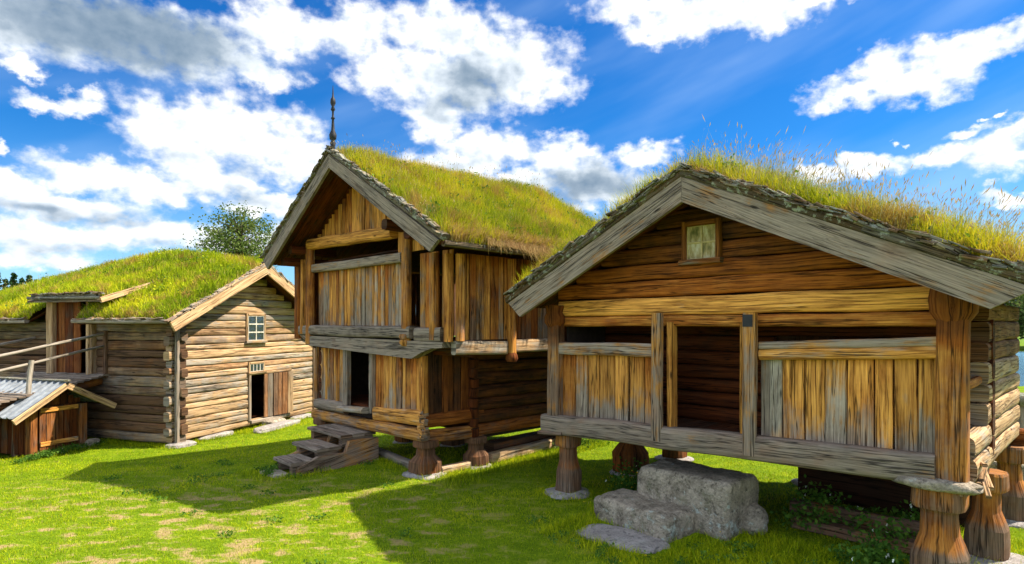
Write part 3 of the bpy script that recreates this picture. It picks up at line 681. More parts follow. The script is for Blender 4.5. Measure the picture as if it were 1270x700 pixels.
M = MB(); loft(M, (4.66, .1, 1.84), (4.66, .9, 1.86), .07, .08, 'log', tn=(.3, .5, .3)); part('side_rail', M, M_GOLD, A)
M = MB(); logwall(M, rows(1.02, 2.62, .2), lambda z, i: (1.0, 3.2), .0, .16, 'y', tf=lambda z: (.2, .4, .5)); planks(M, .02, 1.0, 1.02, 2.45, -.02, .15, .03, plank_tone(.5, .3, .3), axis='y')
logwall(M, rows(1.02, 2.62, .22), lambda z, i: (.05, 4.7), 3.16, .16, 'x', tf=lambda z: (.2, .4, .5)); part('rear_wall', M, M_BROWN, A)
M = MB(); planks(M, .02, 4.6, 0, 0, 3.20, .3, .04, None, zt=lambda x: 4.0-abs(x-2.29)*.48-.08, zb=lambda x: 2.6); part('rear_gable', M, M_BROWN, A)
M = MB(); box(M, 2.45, 4.5, 2.3, 2.36, .0, 1.0, (.5, .1, 1.0), 'x'); part('sun_block_board', M, M_BROWN, A)  # added dark board, keeps sunlight out from under the floor
M = MB(); prism(M, [(.1, 2.5), (4.5, 2.5), (4.5, 2.8), (2.29, 3.86), (.1, 2.8)], .20, .22, (.2, .1, 1), (1, 0)); part('light_stop', M, M_DARK, A)  # added slab behind the gable, stops light through its log gaps
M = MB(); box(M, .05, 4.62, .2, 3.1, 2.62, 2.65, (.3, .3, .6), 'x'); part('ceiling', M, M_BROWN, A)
# roof
RA = Roof(-.45, 2.685, 2.29, 4.0, 5.18, 2.66, -.5, 3.75, .17, o=1.3)
RA.slabs(A)
for (tip, top_, s_) in (((-.18, 2.50), (-.40, 2.69), -1), ((4.93, 2.515), (5.20, 2.665), 1)):
    M = MB(); prism(M, [tip, (2.29+s_*.002, 3.72), (2.29+s_*.002, 4.0), top_] if s_ < 0 else [(2.292, 3.72), tip, top_, (2.292, 4.0)], -.56, -.505, (.82, .5, .06), (1, .485*(-s_)))
    part('bargeboard', M, M_GOLD, A, 'silver grey bargeboard')
for s_, xe, ze in ((-1, -.43, 2.70), (1, 5.24, 2.66)):
    M = MB()
    d = V((xe-2.29, 0, ze-4.0)); N_ = 5
    for k in range(N_):
        a, b = V((2.29, -.50, 4.05))+d*(k/N_), V((2.29, -.50, 4.05))+d*((k+1)/N_)
        loft(M, a, b+d*.008, .16, .10+rnd(-.01, .012), 'square', (0, 0, 1), tone(.7, .22, .35), wob=.02, rough=.12)
    bark_bits(M, [(2.29, -.56, 4.10), (xe, -.56, ze+.10)], 170, .13, (0, -1, 0), .035, (.55, .45, .2))
    part('verge_beam', M, M_MOSSY, A)
RA.turf(A)
nA = 26000
P = RA.roots(nA, xr=(2.0, 5.2)); P2 = RA.roots(5000, xr=(-.4, 2.2)); PF = RA.edge_roots(9000, 'f', 1.9, 5.2, .25); PL = RA.edge_roots(3800, 'f', -.4, 2.2, .22)
L = [blades(P, rng.uniform(.10, .32, len(P)), rng.uniform(.004, .008, len(P)), .3, (-.05, -.05), rr=rng.uniform(0, .75, len(P))), blades(P2, rng.uniform(.05, .2, len(P2)), rng.uniform(.004, .008, len(P2)), .35),
     blades(PF, rng.uniform(.05, .26, len(PF))*np.interp(PF[:, 0], [1.9, 2.6, 3.4, 5.2], [.3, .5, 1.1, 1.35]), rng.uniform(.004, .008, len(PF)), .4, (.0, -.15), rr=rng.uniform(.1, .75, len(PF))),
     blades(PL, rng.uniform(.06, .24, len(PL)), rng.uniform(.004, .009, len(PL)), .35)]
PG_ = RA.roots(9000, xr=(-.42, 1.9), yr=(-.42, .7)); L.append(blades(PG_, rng.uniform(.12, .36, len(PG_)), rng.uniform(.004, .009, len(PG_)), .28, (-.1, -.05), rr=rng.uniform(0, .5, len(PG_))))
PD = RA.edge_roots(2600, 'f', 2.2, 5.2, .05); L.append(blades(PD, rng.uniform(.06, .16, len(PD)), rng.uniform(.004, .008, len(PD)), .5, (.2, -.6), dry=rng.uniform(.5, 1, len(PD))))
tag(part_np('roof_grass', L, M_ROOFGRASS, A), kind='stuff')
S1 = RA.roots(1500, xr=(2.4, 5.2), yr=(-.45, 2.)); S2 = RA.edge_roots(1100, 'f', 2.3, 5.2, .3); S3 = RA.roots(60, xr=(-.4, 2.2), yr=(-.4, 1))
tag(part_np('seed_stalks', [stalks(S1, rng.uniform(.28, .55, len(S1)), .22, (.12, -.05)), stalks(S2, rng.uniform(.15, .42, len(S2))*np.interp(S2[:, 0], [2.3, 3, 5.2], [.7, 1, 1.]), .25, (.1, -.05)), stalks(S3, rng.uniform(.1, .3, len(S3)))], M_STALK, A), kind='stuff')
# stilts
for x, y, tp, cp, bs in ((.12, .12, .86, .165, .165), (4.50, .04, .985, .205, .215), (.05, 1.75, .9, .2, .27), (4.66, 1.35, .9, .17, .19), (4.66, 3.05, .92, .17, .2), (2.4, 3.1, .9, .18, .2), (.05, 3.1, .9, .18, .2)):
    stilt(A, x, y, tp, cp, cp*.68, bs, tn=(lambda t: (1.0 if t < .4 else .45, .34, .35 if t < .76 else .28)) if y < 1 or x > 4 else (lambda t: (.3, .3, .7)), stone_size=.62 if x < 4 else (.5 if y < 1 else .72), seed=x)
M = MB(); stone(M, (4.50, -.06, 1.0), (.60, .34, .12), 3, 2.6, .2, 4); part('cap_slab', M, M_STONE, A, 'flat rough slab on the cap of the front right stilt')
M = MB(); loft(M, (-.20, -.06, .865), (.22, -.04, .89), .25, .07, 'log', tn=(.9, .35, .3)); part('cap_slab', M, M_GOLD, A)

def rock(name, fr, c, size, rz, mat, label, cat, group=None, boxy=3.5, jag=.1, seed=0):
    w = world(fr, c[0], c[1]); o = None
    M = MB(); stone(M, (0, 0, c[2]), size, 0, boxy, jag, seed, 72); o = part(name, M, mat); k = fr.scale.x; o.scale = (k, k, k); o.location = (w.x, w.y, fr.location.z if k > 1 else float(gz(w.x, w.y))); o.rotation_euler = (0, 0, fr.rotation_euler.z+R(rz))
    return tag(o, label, cat, group)
G_ = 'stone steps before the right storehouse'
rock('stone_block', A, (1.98, .30, .30), (1.26, .70, .66), -3, M_STONE, 'large squared boulder, topmost stone step below the open doorway', 'stone step', G_, 9, .025, 3)
rock('stone_block', A, (1.60, -.24, .10), (1.14, .60, .36), -6, M_STONE, 'long low stone step lying against the front of the large squared boulder', 'stone step', G_, 9, .03, 8)
rock('stone_slab', A, (1.70, -.84, .0), (1.02, .58, .10), 4, M_PALESTONE, 'flat brown-grey paving slab sunk in the grass before the low stone step', 'stone slab', G_, 3.2, .12, 5)
rock('rock', A, (2.62, .42, .14), (.36, .34, .36), 20, M_STONE, 'rounded grey rock propped at the right end of the large squared boulder', 'rock', None, 2.6, .14, 11)
rock('rock', A, (2.42, .16, .06), (.30, .22, .22), 50, M_PALESTONE, 'small pale rock under the right corner of the large squared boulder', 'rock', None, 2.6, .14, 15)
# dark timber stored under the storehouse
for k, (y, z, x0, x1, lb) in enumerate(((.95, .06, 2.9, 4.2, 'flat rough plank lying in the dark on the earth below the right storehouse'), (1.3, .14, 2.75, 4.2, 'old log lying on the earth in the dark under the right storehouse'))):
    M = MB(); loft(M, (0, 0, 0), (x1-x0, 0, .02), .18, .12 if k == 0 else .2, 'board' if k == 0 else 'log', tn=(.6, .35, .3)); 
    o = part('stored_timber', M, M_GOLD); w = world(A, x0, y, z); o.location = w; o.rotation_euler = (0, 0, A.rotation_euler.z); tag(o, lb, 'timber')


# ================================================================== middle storehouse
B = empty('two_storey_storehouse', (-1.4567, 9.5, 0), -46.369)
tag(B, 'tall two-storey timber storehouse with overhanging upper gallery and a thin spire', 'storehouse', 'old timber farm buildings')
YB = 4.15
# lower storey
M = MB(); loft(M, (-3.62, .02, .60), (.12, .02, .66), .2, .2, 'log', tn=(.4, .45, .1), rough=.1); loft(M, (-3.55, .02, .82), (-2.36, .02, .84), .16, .22, 'log', tn=(.9, .5, .1)); loft(M, (-1.30, .02, .86), (.1, .02, .92), .18, .24, 'log', tn=(.3, .72, -.1), rough=.12)
for k in range(14):
    z = rnd(.6, .98); loft(M, (.0, .0, z), (.16+rnd(0, .06), -.03+rnd(-.05, .05), z+rnd(-.05, .05)), .07, .05, 'board', tn=(.3, .6, 0), seg=2)
part('sill_logs', M, M_GOLD, B, 'splintered sill logs of the front')
M = MB(); loft(M, (-2.33, -.1, .86), (-1.42, -.1, .90), .22, .10, 'log', tn=(.5, .75, -.1), rough=.12); part('threshold', M, M_TAN, B)
M = MB()
planks(M, -3.42, -2.36, 0, 0, .03, .12, .035, plank_tone(.5, .1, .0, .6), zt=lambda x: 1.93, zb=lambda x: .92); part('lower_plank_wall', M, M_GOLD, B)
M = MB(); planks(M, -1.32, .02, 0, 0, .03, .13, .035, plank_tone(.6, .05, .05, .6), zt=lambda x: 1.9, zb=lambda x: .98); part('lower_plank_wall', M, M_GOLD, B)
for x in (-2.26, -1.36):
    M = MB(); loft(M, (x, -.03, .86), (x+.01, -.03, 1.95), .15 if x < -2 else .09, .1, 'board', (0, 1, 0), tn=(.85, .5, .05)); part('door_post', M, M_GOLD, B)
M = MB(); loft(M, (-3.50, .02, .75), (-3.50, .02, 1.95), .14, .14, 'log', (0, 1, 0), tn=(.6, .4, .3)); part('corner_post', M, M_GOLD, B)
M = MB(); loft(M, (.04, .05, 1.0), (.04, .05, 1.9), .12, .12, 'square', (0, 1, 0), tn=(.0, .5, .2)); part('corner_post', M, M_GOLD, B)
# lower right side: plank bay, then the log core
M = MB(); planks(M, .1, 1.0, .95, 1.95, .02, .16, .03, plank_tone(.1, .1, .8, .3), axis='y'); part('side_plank_wall', M, M_GOLD, B)
M = MB(); loft(M, (.03, .05, .62), (.03, 1.25, .58), .18, .22, 'log', tn=(.4, .45, .3)); loft(M, (.03, .05, .86), (.03, 1.25, .86), .18, .22, 'log', tn=(.1, .35, .5)); part('side_sill', M, M_GOLD, B)
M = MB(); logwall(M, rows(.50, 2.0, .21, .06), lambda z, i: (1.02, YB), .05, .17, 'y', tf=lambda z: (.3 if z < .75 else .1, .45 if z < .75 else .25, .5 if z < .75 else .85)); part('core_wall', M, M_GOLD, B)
M = MB()
for k in range(9): loft(M, (.08, 1.03+rnd(-.02, .02), .52+k*.165), (.10, 1.03, .66+k*.165), .15, .16, 'log', (0, 1, 0), tn=(.2, .3, .6), rough=.15)
part('core_corner', M, M_BROWN, B)
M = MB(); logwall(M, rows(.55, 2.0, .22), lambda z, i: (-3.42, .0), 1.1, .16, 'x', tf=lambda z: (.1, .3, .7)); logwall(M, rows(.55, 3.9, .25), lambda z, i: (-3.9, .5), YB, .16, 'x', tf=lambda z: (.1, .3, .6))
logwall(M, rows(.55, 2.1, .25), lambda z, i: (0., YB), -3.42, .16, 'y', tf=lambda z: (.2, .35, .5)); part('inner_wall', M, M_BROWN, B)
M = MB(); box(M, -3.4, .0, .05, YB, .90, .94, (.3, .3, .5), 'x'); box(M, -4.15, .8, .06, YB, 2.0, 2.05, (.4, .3, .5), 'x'); box(M, -4.0, .7, .1, YB, 3.62, 3.65, (.4, .3, .7), 'x'); part('floor', M, M_BROWN, B)
for q in ((-3.3, -.06, 1.2, 1.23, .6, 2.0), (-.05, -.035, .0+1.24, YB-.1, .45, 2.0), (-3.33, -3.31, .1, YB-.15, .6, 2.0), (-3.75, .6, .045, .06, 1.99, 2.36), (-3.3, -.1, .12, .14, .56, .93), (-3.9, .5, YB-.13, YB-.1, .45, 3.9)): M = MB(); box(M, *q, (.2, .2, 1), 'x'); part('light_stop', M, M_DARK, B)  # added dark slabs, block light showing through walls and beam slits
# grey cross beams between the storeys
M = MB(); loft(M, (-4.05, -.06, 2.275), (-.05, -.06, 2.265), .2, .20, 'square', tn=(1., .38, .05), rough=.03); loft(M, (.05, -.06, 2.24), (.72, -.06, 2.24), .16, .22, 'square', tn=(.9, .4, .05)); part('upper_cross_beam', M, M_GOLD, B, 'grey beam across the front')
M = MB(); pts = [(-3.7, 1.98), (-.1, 1.86), (.0, 1.86), (.25, 1.96), (.5, 2.03), (.78, 2.05), (.80, 2.13), (-3.72, 2.165)]; prism(M, pts, -.15, .02, (.95, .42, .05), (1, 0)); part('lower_cross_beam', M, M_GOLD, B, 'grey beam with a curved right end')
M = MB(); loft(M, (-4.1, -.05, 2.24), (-3.45, -.05, 2.0), .14, .16, 'log', tn=(.8, .4, .2)); part('bracket', M, M_GOLD, B)
# upper storey front
M = MB(); planks(M, -3.48, -.36, 2.37, 3.44, .02, .115, .035, plank_tone(.62, .28, .0, .58)); part('upper_plank_wall', M, M_GOLD, B)
M = MB(); planks(M, .02, .50, 2.34, 3.50, .02, .13, .035, plank_tone(.2, -.05, .0, .65)); planks(M, .60, .84, 2.2, 3.5, .02, .12, .03, plank_tone(.1, -.05, .1, .6)); part('gallery_front_panel', M, M_GOLD, B)
M = MB(); planks(M, -4.16, -3.72, 2.3, 3.55, .06, .12, .03, plank_tone(.3, .1, .35, .45)); part('gallery_front_panel', M, M_GOLD, B)
M = MB(); loft(M, (-3.60, -.06, 3.50), (-.36, -.06, 3.47), .12, .165, 'square', tn=(.75, .5, .05), rough=.03); part('rail', M, M_GOLD, B)
M = MB(); loft(M, (-3.58, -.10, 3.98), (-.55, -.10, 3.90), .2, .22, 'log', tn=(.05, .62, .0), rough=.06); part('gable_beam', M, M_GOLD, B)
for x, z0, z1, w, tt in ((-.20, 2.05, 3.85, .16, (.3, .45, .2)), (-3.62, 2.0, 3.95, .2, (.3, .4, .3)), (-4.15, 2.1, 3.62, .17, (.3, .38, .45)), (.52, 2.16, 3.46, .13, (.3, .4, .2)), (.87, 2.14, 3.42, .10, (.1, .5, .2)), (-3.9, 2.2, 3.7, .12, (.1, .45, .2))):
    M = MB(); loft(M, (x, -.10, z0), (x, -.10, z1), w, .12, 'square', (0, 1, 0), tn=tt, rough=.06)
    for q in range(2): zz = z0+.02+q*.09; lathe(M, x, -.14, [(zz, w*.42, .07), (zz+.04, w*.55, .09), (zz+.08, w*.42, .07)], tt, kind='round') if x in (-.20,) else None
    part('gallery_post', M, M_GOLD, B)
M = MB(); planks(M, -3.7, .35, 0, 0, -.02, .13, .03, plank_tone(.0, .05, .02, .52), zt=lambda x: 5.18-abs(x+1.68)*.585-.06, zb=lambda x: 4.02 if -3.5 < x < -.5 else 3.55); part('gable_plank_wall', M, M_GOLD, B)
for (x, z) in ((-4.1, 3.66), (-3.75, 3.85), (.32, 3.75), (-.3, 3.95)): M = MB(); loft(M, (x, -.45, z), (x, .5, z), .17, .17, 'log', tn=(.2, .35, .55)); part('purlin', M, M_BROWN, B)
# upper right gallery
M = MB(); planks(M, .05, YB, 2.16, 3.45, .87, .135, .03, plank_tone(.5, .0, .22, .45), axis='y'); part('gallery_plank_wall', M, M_GOLD, B)
M = MB(); loft(M, (.90, -.02, 2.05), (.90, 1.02, 2.03), .12, .21, 'square', tn=(.55, .8, -.2), rough=.03); loft(M, (.90, 1.18, 2.05), (.90, YB, 2.06), .12, .21, 'square', tn=(.5, .8, -.2), rough=.03); part('gallery_sill', M, M_TAN, B)
for y in (.06, 1.1, 2.5, 3.9):
    M = MB(); loft(M, (.95, y, 1.93 if y > .5 else 2.15), (.95, y, 3.42), .12, .14, 'log', (0, 1, 0), tn=(.2, .55, .15), rough=.12); part('gallery_post', M, M_GOLD, B)
    if y > .5: M = MB(); lathe(M, .95, y, [(1.80, .07, .07), (1.85, .10, .10), (1.91, .09, .09), (1.95, .06, .06)], (.2, .4, .35), kind='round'); part('turned_knob', M, M_BROWN, B)
for y in (.3, 1.1, 1.9, 2.7, 3.5): M = MB(); loft(M, (-.1, y, 1.96), (.9, y, 1.97), .13, .13, 'log', tn=(.4, .3, .5)); part('joist', M, M_BROWN, B)
M = MB(); planks(M, .05, YB, 2.1, 3.6, -4.2, .2, .03, plank_tone(.5, .3, .3), axis='y'); part('left_gallery_wall', M, M_GOLD, B)
M = MB(); planks(M, -4.0, .6, 0, 0, YB+.05, .3, .04, None, zt=lambda x: 5.1-abs(x+1.68)*.59, zb=lambda x: 3.5); part('rear_gable', M, M_BROWN, B)
# roof
RB = Roof(-4.55, 3.66, -1.68, 5.28, 1.44, 3.51, -.62, 4.35, .12, sag=([-.62, .5, 2.5, 4.0, 4.35], [0, -.03, -.02, .03, .03]), o=4.1)
RB.slabs(B)
for s_, tip, tp in ((-1, (-4.30, 3.50), (-4.50, 3.68)), (1, (1.20, 3.38), (1.40, 3.52))):
    M = MB(); prism(M, [tip, (-1.682, 5.05), (-1.682, 5.28), tp] if s_ < 0 else [(-1.678, 5.05), tip, tp, (-1.678, 5.28)], -.68, -.625, (1.0, .40, .05), (1, -.57*s_)); part('bargeboard', M, M_GOLD, B, 'blue-grey bargeboard')
    M = MB(); xe, ze = (-4.56, 3.70) if s_ < 0 else (1.46, 3.56)
    loft(M, (-1.68, -.60, 5.33), (xe, -.60, ze), .14, .09, 'square', tn=(.7, .35, .25), wob=.02, rough=.12)
    bark_bits(M, [(-1.68, -.66, 5.38), (xe, -.66, ze+.06)], 130, .12, (0, -1, 0), .04, (.7, .6, .1)); part('verge_beam', M, M_MOSSY, B)
M = MB(); loft(M, (1.42, -.6, 3.48), (1.46, 4.3, 3.46), .10, .09, 'log', tn=(.6, .35, .3)); part('eave_log', M, M_MOSSY, B)
RB.turf(B)
n1 = 52000; P = RB.roots(n1, xr=(-1.9, 1.44), dens=lambda x, y: .55+.45*(vnoise(x, y, 3, 1) > -.6)); PL = RB.roots(5000, xr=(-4.5, -1.8))
ridge = np.clip(1-np.abs(P[:, 0]+1.68)/1.0, 0, 1)
rr = np.clip(.25+.25*vnoise(P[:, 0], P[:, 1], 1.5, 2)+.45*ridge**1.5*rng.uniform(0, 1.4, len(P))+rng.uniform(-.25, .3, len(P)), 0, 1)
L = [blades(P, rng.uniform(.07, .24, len(P))*(1.15+.5*vnoise(P[:, 0], P[:, 1], 2.4, 3)), rng.uniform(.005, .010, len(P)), .28, (.12, .0), rr=rr, dry=(rng.uniform(0, 1, len(P)) < .06+.22*ridge)*.8), blades(PL, rng.uniform(.06, .22, len(PL)), rng.uniform(.006, .012, len(PL)), .3)]
PE = RB.edge_roots(9000, 'r', -.5, 4.3, .07); PE[:, 0] += .03; L.append(blades(PE, rng.uniform(.06, .2, len(PE)), rng.uniform(.005, .01, len(PE)), .3, (.45, 0), rr=rng.uniform(.3, .9, len(PE)), dry=(rng.uniform(0, 1, len(PE)) < .55)*.9))
PV = RB.edge_roots(1800, 'f', -1.7, 1.4, .05); L.append(blades(PV, rng.uniform(.04, .13, len(PV)), rng.uniform(.005, .01, len(PV)), .4, (.2, -.3), dry=(rng.uniform(0, 1, len(PV)) < .5)*.9))
# roots and dead grass hanging over the eave
PH = RB.edge_roots(11000, 'r', .1, 4.3, .03); PH[:, 0] += .075; PH[:, 2] += .03; h = rng.uniform(.05, .26, len(PH))*np.clip(.45+.35*(PH[:, 1]-.5), .25, 1.5)*(.7+.5*vnoise(PH[:, 1], PH[:, 1]*.3, 4))*(1+1.2*(rng.uniform(0, 1, len(PH)) < .04)); c_, t_, a_ = blades(PH, h, rng.uniform(.004, .009, len(PH)), .15, (.5, 0), dry=np.full(len(PH), .9))
c5 = c_.reshape(-1, 5, 3); r0 = PH[:, None, :]; c5[:, :, 2] = r0[:, :, 2]-(c5[:, :, 2]-r0[:, :, 2])*1.3+.02; L.append((c5.reshape(-1, 3), t_, a_))
tag(part_np('roof_grass', L, M_ROOFGRASS, B), kind='stuff')
S1 = RB.roots(1700, xr=(-2.1, 1.2), dens=lambda x, y: np.clip(1.1-np.abs(x+1.68)/1.6, .15, 1)); S2 = RB.edge_roots(250, 'f', -1.7, 1.4, .3)
tag(part_np('seed_stalks', [stalks(S1, rng.uniform(.18, .42, len(S1)), .2, hw=.010), stalks(S2, rng.uniform(.15, .3, len(S2)), .2)], M_STALK, B), kind='stuff')
# spire
M = MB(); r = lambda z, w: (z, w, w)
lathe(M, -1.68, -.60, [r(5.30, .05), r(5.42, .035), r(5.48, .05), r(5.52, .025), r(5.55, .055), r(5.62, .062), r(5.70, .03), r(5.88, .018), r(5.9, .035), r(5.93, .018), r(6.02, .016), r(6.05, .038), r(6.10, .02), r(6.16, .045), r(6.22, .04), r(6.27, .016), r(6.46, .004)], (.3, .2, .8), kind='round', jag=.02)
part('spire', M, M_IRON, B, 'slender turned spire')
# stilts
for x, y, tp, cp, bs in ((-.04, .15, .56, .19, .24), (.06, 1.12, .5, .17, .2), (-3.40, .1, .56, .19, .22), (-3.4, 2.0, .5, .18, .22), (.0, 3.4, .45, .17, .2), (-3.4, 3.9, .5, .18, .22), (-1.7, 2.0, .5, .18, .22)):
    stilt(B, x, y, tp, cp, cp*.7, bs, tn=lambda t: (.65, .32, .45), stone_size=.5 if bs < .24 else .66, seed=y)
# squared logs lying on the ground
def ground_log(x0, y0, x1, y1, w, h, tt, label, mat=M_TAN, z=None):
    a = world(B, x0, y0); b = world(B, x1, y1); M = MB(); loft(M, (0, 0, h/2), ((b-a).length, 0, h/2), w, h, 'square', tn=tt, rough=.05); o = part('ground_beam', M, mat)
    o.location = (a.x, a.y, -.01 if z is None else z); o.rotation_euler = (0, 0, math.atan2(b.y-a.y, b.x-a.x)); return tag(o, label, 'beam', 'squared beams on the ground under the middle storehouse')
ground_log(.10, 1.36, -.20, 3.9, .20, .19, (.35, .75, -.1), 'long sunlit squared beam lying in the grass right of the second stilt of the middle storehouse')
ground_log(.10, .32, .08, 1.0, .16, .13, (.4, .75, -.1), 'short pale beam on the grass between the two front right stilts of the middle storehouse')
ground_log(-2.3, .42, -.30, .20, .15, .14, (.85, .5, .1), 'grey squared beam on the ground between the wooden steps and the front right stilt')
for k, (y0, z0, lb) in enumerate(((1.55, .0, 'lowest'), (1.95, .0, 'rearmost'), (1.75, .13, 'topmost'))):
    a = world(B, -.35, y0); M = MB()
    loft(M, (0, 0, .065), (2.3, 0, .065), .3, .12, 'board', tn=(.55, .35, .4)); o = part('stacked_plank', M, M_GOLD); o.location = (a.x, a.y, z0); o.rotation_euler = (0, 0, B.rotation_euler.z+R(86+k*3))
    tag(o, 'dark old plank in the shade under the middle storehouse floor, %s of its pile' % lb, 'plank', 'planks piled under the middle storehouse')

# wooden steps
S = empty('wooden_steps', world(B, -2.0, -.6), -46.369); tag(S, 'three weathered grey timber steps up to the doorway of the middle storehouse', 'steps')
def sl(x, y): return (x+2.0, y+.6)
for (x0, x1, y0, y1, z) in ((-2.72, -1.45, -.58, .10, .52), (-2.30, -1.40, -1.04, -.58, .36), (-2.08, -1.40, -1.46, -1.02, .20)):
    M = MB(); a = sl(x0, y0); b = sl(x1, y1)
    n_ = 2 if z < .5 else 3
    for q in range(n_): ya = a[1]+(b[1]-a[1])*q/n_; yb = a[1]+(b[1]-a[1])*(q+1)/n_; box(M, a[0]+rnd(-.02, .02), b[0]+rnd(-.02, .02), ya+.004, yb-.004, z-.055, z, tone(.95, .42, .05), 'x')
    o = part('tread', M, M_GOLD, S)
    for xx in (a[0]+.06, b[0]-.16): M = MB(); box(M, xx, xx+.12, a[1]+.05, b[1]-.04, 0.0 if z < .3 else z-.20, z-.058, tone(.8, .38, .2), 'y'); part('riser_block', M, M_GOLD, o)
for xx in (sl(-2.1, 0)[0], sl(-1.42, 0)[0]):
    M = MB(); y0 = sl(0, -1.35)[1]; y1 = sl(0, .1)[1]; prism(M, [(y0, .0), (y1, .0), (y1, .42), (y1-.55, .42), (y1-.62, .24), (y0+.35, .24), (y0, .12)], xx-.05, xx+.05, (.6, .42, .15), (1, .2), 'x'); part('stringer', M, M_GOLD, S)
rock('stone_slab', B, (-1.76, -1.58, .0), (.62, .32, .09), 3, M_STONE, 'small flat grey slab in the shade at the foot of the wooden steps', 'stone slab', None, 3, .12, 21)

# ================================================================== log barn on the left
C = empty('log_barn', (-7.732, 13.907, -.4), 71.9095); C.scale = (1.1667,)*3
tag(C, 'pale log barn with a small white gable window and low half-open door', 'barn', 'old timber farm buildings')
def zC(x): return 3.66-abs(x-2.05)*.56
gr = rows(.08, 2.30, .148, .22)+rows(2.30, 3.62, .165, .15)
def spanC(z, i):
    h = (3.62-z)/.56 if z > 2.36 else 9; lo, hi = max(-.16-(i % 2)*.06, 2.05-h), min(4.34+(i % 2)*.05, 2.05+h)
    cuts = []
    if 1.96 < z < 2.64: cuts = [1.80, 2.45]
    elif 1.27 < z < 1.53: cuts = [1.88, 2.40]
    elif .22 < z <= 1.27: cuts = [1.95, 3.27]
    return [(lo, cuts[0]), (cuts[1], hi)] if cuts else (lo, hi)
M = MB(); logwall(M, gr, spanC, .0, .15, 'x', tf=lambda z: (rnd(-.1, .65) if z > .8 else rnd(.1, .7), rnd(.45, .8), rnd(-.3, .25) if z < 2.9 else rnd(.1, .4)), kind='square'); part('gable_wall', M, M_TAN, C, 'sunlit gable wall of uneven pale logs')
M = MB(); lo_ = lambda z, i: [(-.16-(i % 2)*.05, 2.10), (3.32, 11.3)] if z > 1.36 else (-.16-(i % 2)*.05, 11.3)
logwall(M, rows(.04, 2.44, .185, .12), lo_, .02, .15, 'y', tf=lambda z: (rnd(.5, 1.0), rnd(.2, .5), rnd(.1, .6)), kind='square'); part('side_wall', M, M_TAN, C, 'grey log side wall in shade')  # toned darker than the gable: part of its shade is in the colour
M = MB(); box(M, -.13, -.05, -.17, -.10, .05, 2.4, (.8, .5, .1), 'z'); part('corner_board', M, M_TAN, C); M = MB(); box(M, 4.22, 4.36, -.12, -.06, .1, 2.2, (.5, .5, .2), 'z'); part('corner_board', M, M_TAN, C)
M = MB(); loft(M, (1.87, -.09, 2.64), (1.87, .1, 2.64), .01, .01, 'board', tn=(0, 0, 0))
window(C, 1.87, 2.38, 2.02, 2.58, -.07, .06, 2, 3, M_TAN, M_PAINT, .03, False, .03)
window(C, 1.93, 2.36, 1.31, 1.48, -.07, .05, 4, 1, M_TAN, M_PAINT, .03, False, .022)
M = MB(); box(M, 1.88, 1.955, -.11, .06, .2, 1.26, tone(.4, .5, 0), 'z'); box(M, 3.26, 3.33, -.10, .06, .2, 1.24, tone(.4, .5, 0), 'z'); box(M, 1.88, 3.33, -.115, .06, 1.235, 1.29, tone(.4, .6, 0), 'x'); fr = part('door_frame', M, M_TAN, C)
D = MB(); planks(D, 0, .96, .22, 1.23, 0, .15, .03, lambda t: (.5, .38, .25)); box(D, .03, .93, .018, .045, .40, .48, tone(.4, .5, .1), 'x'); box(D, .03, .93, .018, .045, .95, 1.03, tone(.4, .5, .1), 'x')
d = part('door', D, M_TAN, C, 'low plank door leaf standing ajar'); d.location = (2.36, -.10, 0); d.rotation_euler = (0, 0, R(-4))
M = MB(); box(M, 1.95, 3.27, -.12, .12, .12, .2, (.7, .6, 0), 'x'); part('threshold', M, M_TAN, C)
M = MB(); logwall(M, rows(.04, 3.3, .4), lambda z, i: (.0, 11.3), 4.2, .15, 'y', tf=lambda z: (.6, .4, .3)) if False else box(M, 4.1, 4.25, .1, 11.3, .04, 2.3, (.6, .4, .3), 'y'); box(M, .1, 4.1, 11.2, 11.3, .04, 2.6, (.6, .4, .3), 'x'); box(M, .1, 4.1, 3.0, 3.08, .04, 2.4, (.3, .2, .9), 'x'); part('rear_wall', M, M_BROWN, C)
M = MB(); box(M, .05, 4.15, .05, 11.2, .02, .14, (.4, .3, .7), 'x'); part('floor', M, M_BROWN, C)
SAG = ([-.45, 0, 1, 2, 3, 4.5, 6, 7.5, 9, 11.4], [0, .03, .19, .31, .26, .0, -.26, -.66, -.86, -.9])
RC = Roof(-.50, 2.44, 2.05, 3.72, 4.62, 2.42, -.42, 11.4, .15, sag=SAG, o=2.2, hole=(.70, 2.02, 3.38))
RC.slabs(C); RC.turf(C)
for s_, tip, tp in ((-1, (-.44, 2.26), (-.55, 2.43)), (1, (4.55, 2.26), (4.66, 2.43))):
    M = MB(); prism(M, [tip, (2.049, 3.53), (2.049, 3.735), tp] if s_ < 0 else [(2.051, 3.53), tip, tp, (2.051, 3.735)], -.47, -.425, (.15, .85, -.3), (1, -.5*s_)); part('bargeboard', M, M_TAN, C, 'pale new bargeboard')
    M = MB(); bark_bits(M, [(2.05, -.42, 3.78), (tp[0], -.42, tp[1]+.05)], 90, .16, (0, -1, 0), .015, (.7, .6, 0)); loft(M, (2.05, -.44, 3.755), (tp[0], -.44, tp[1]+.025), .07, .03, 'board', tn=(.6, .6, 0)); part('verge_bark', M, M_TAN, C)
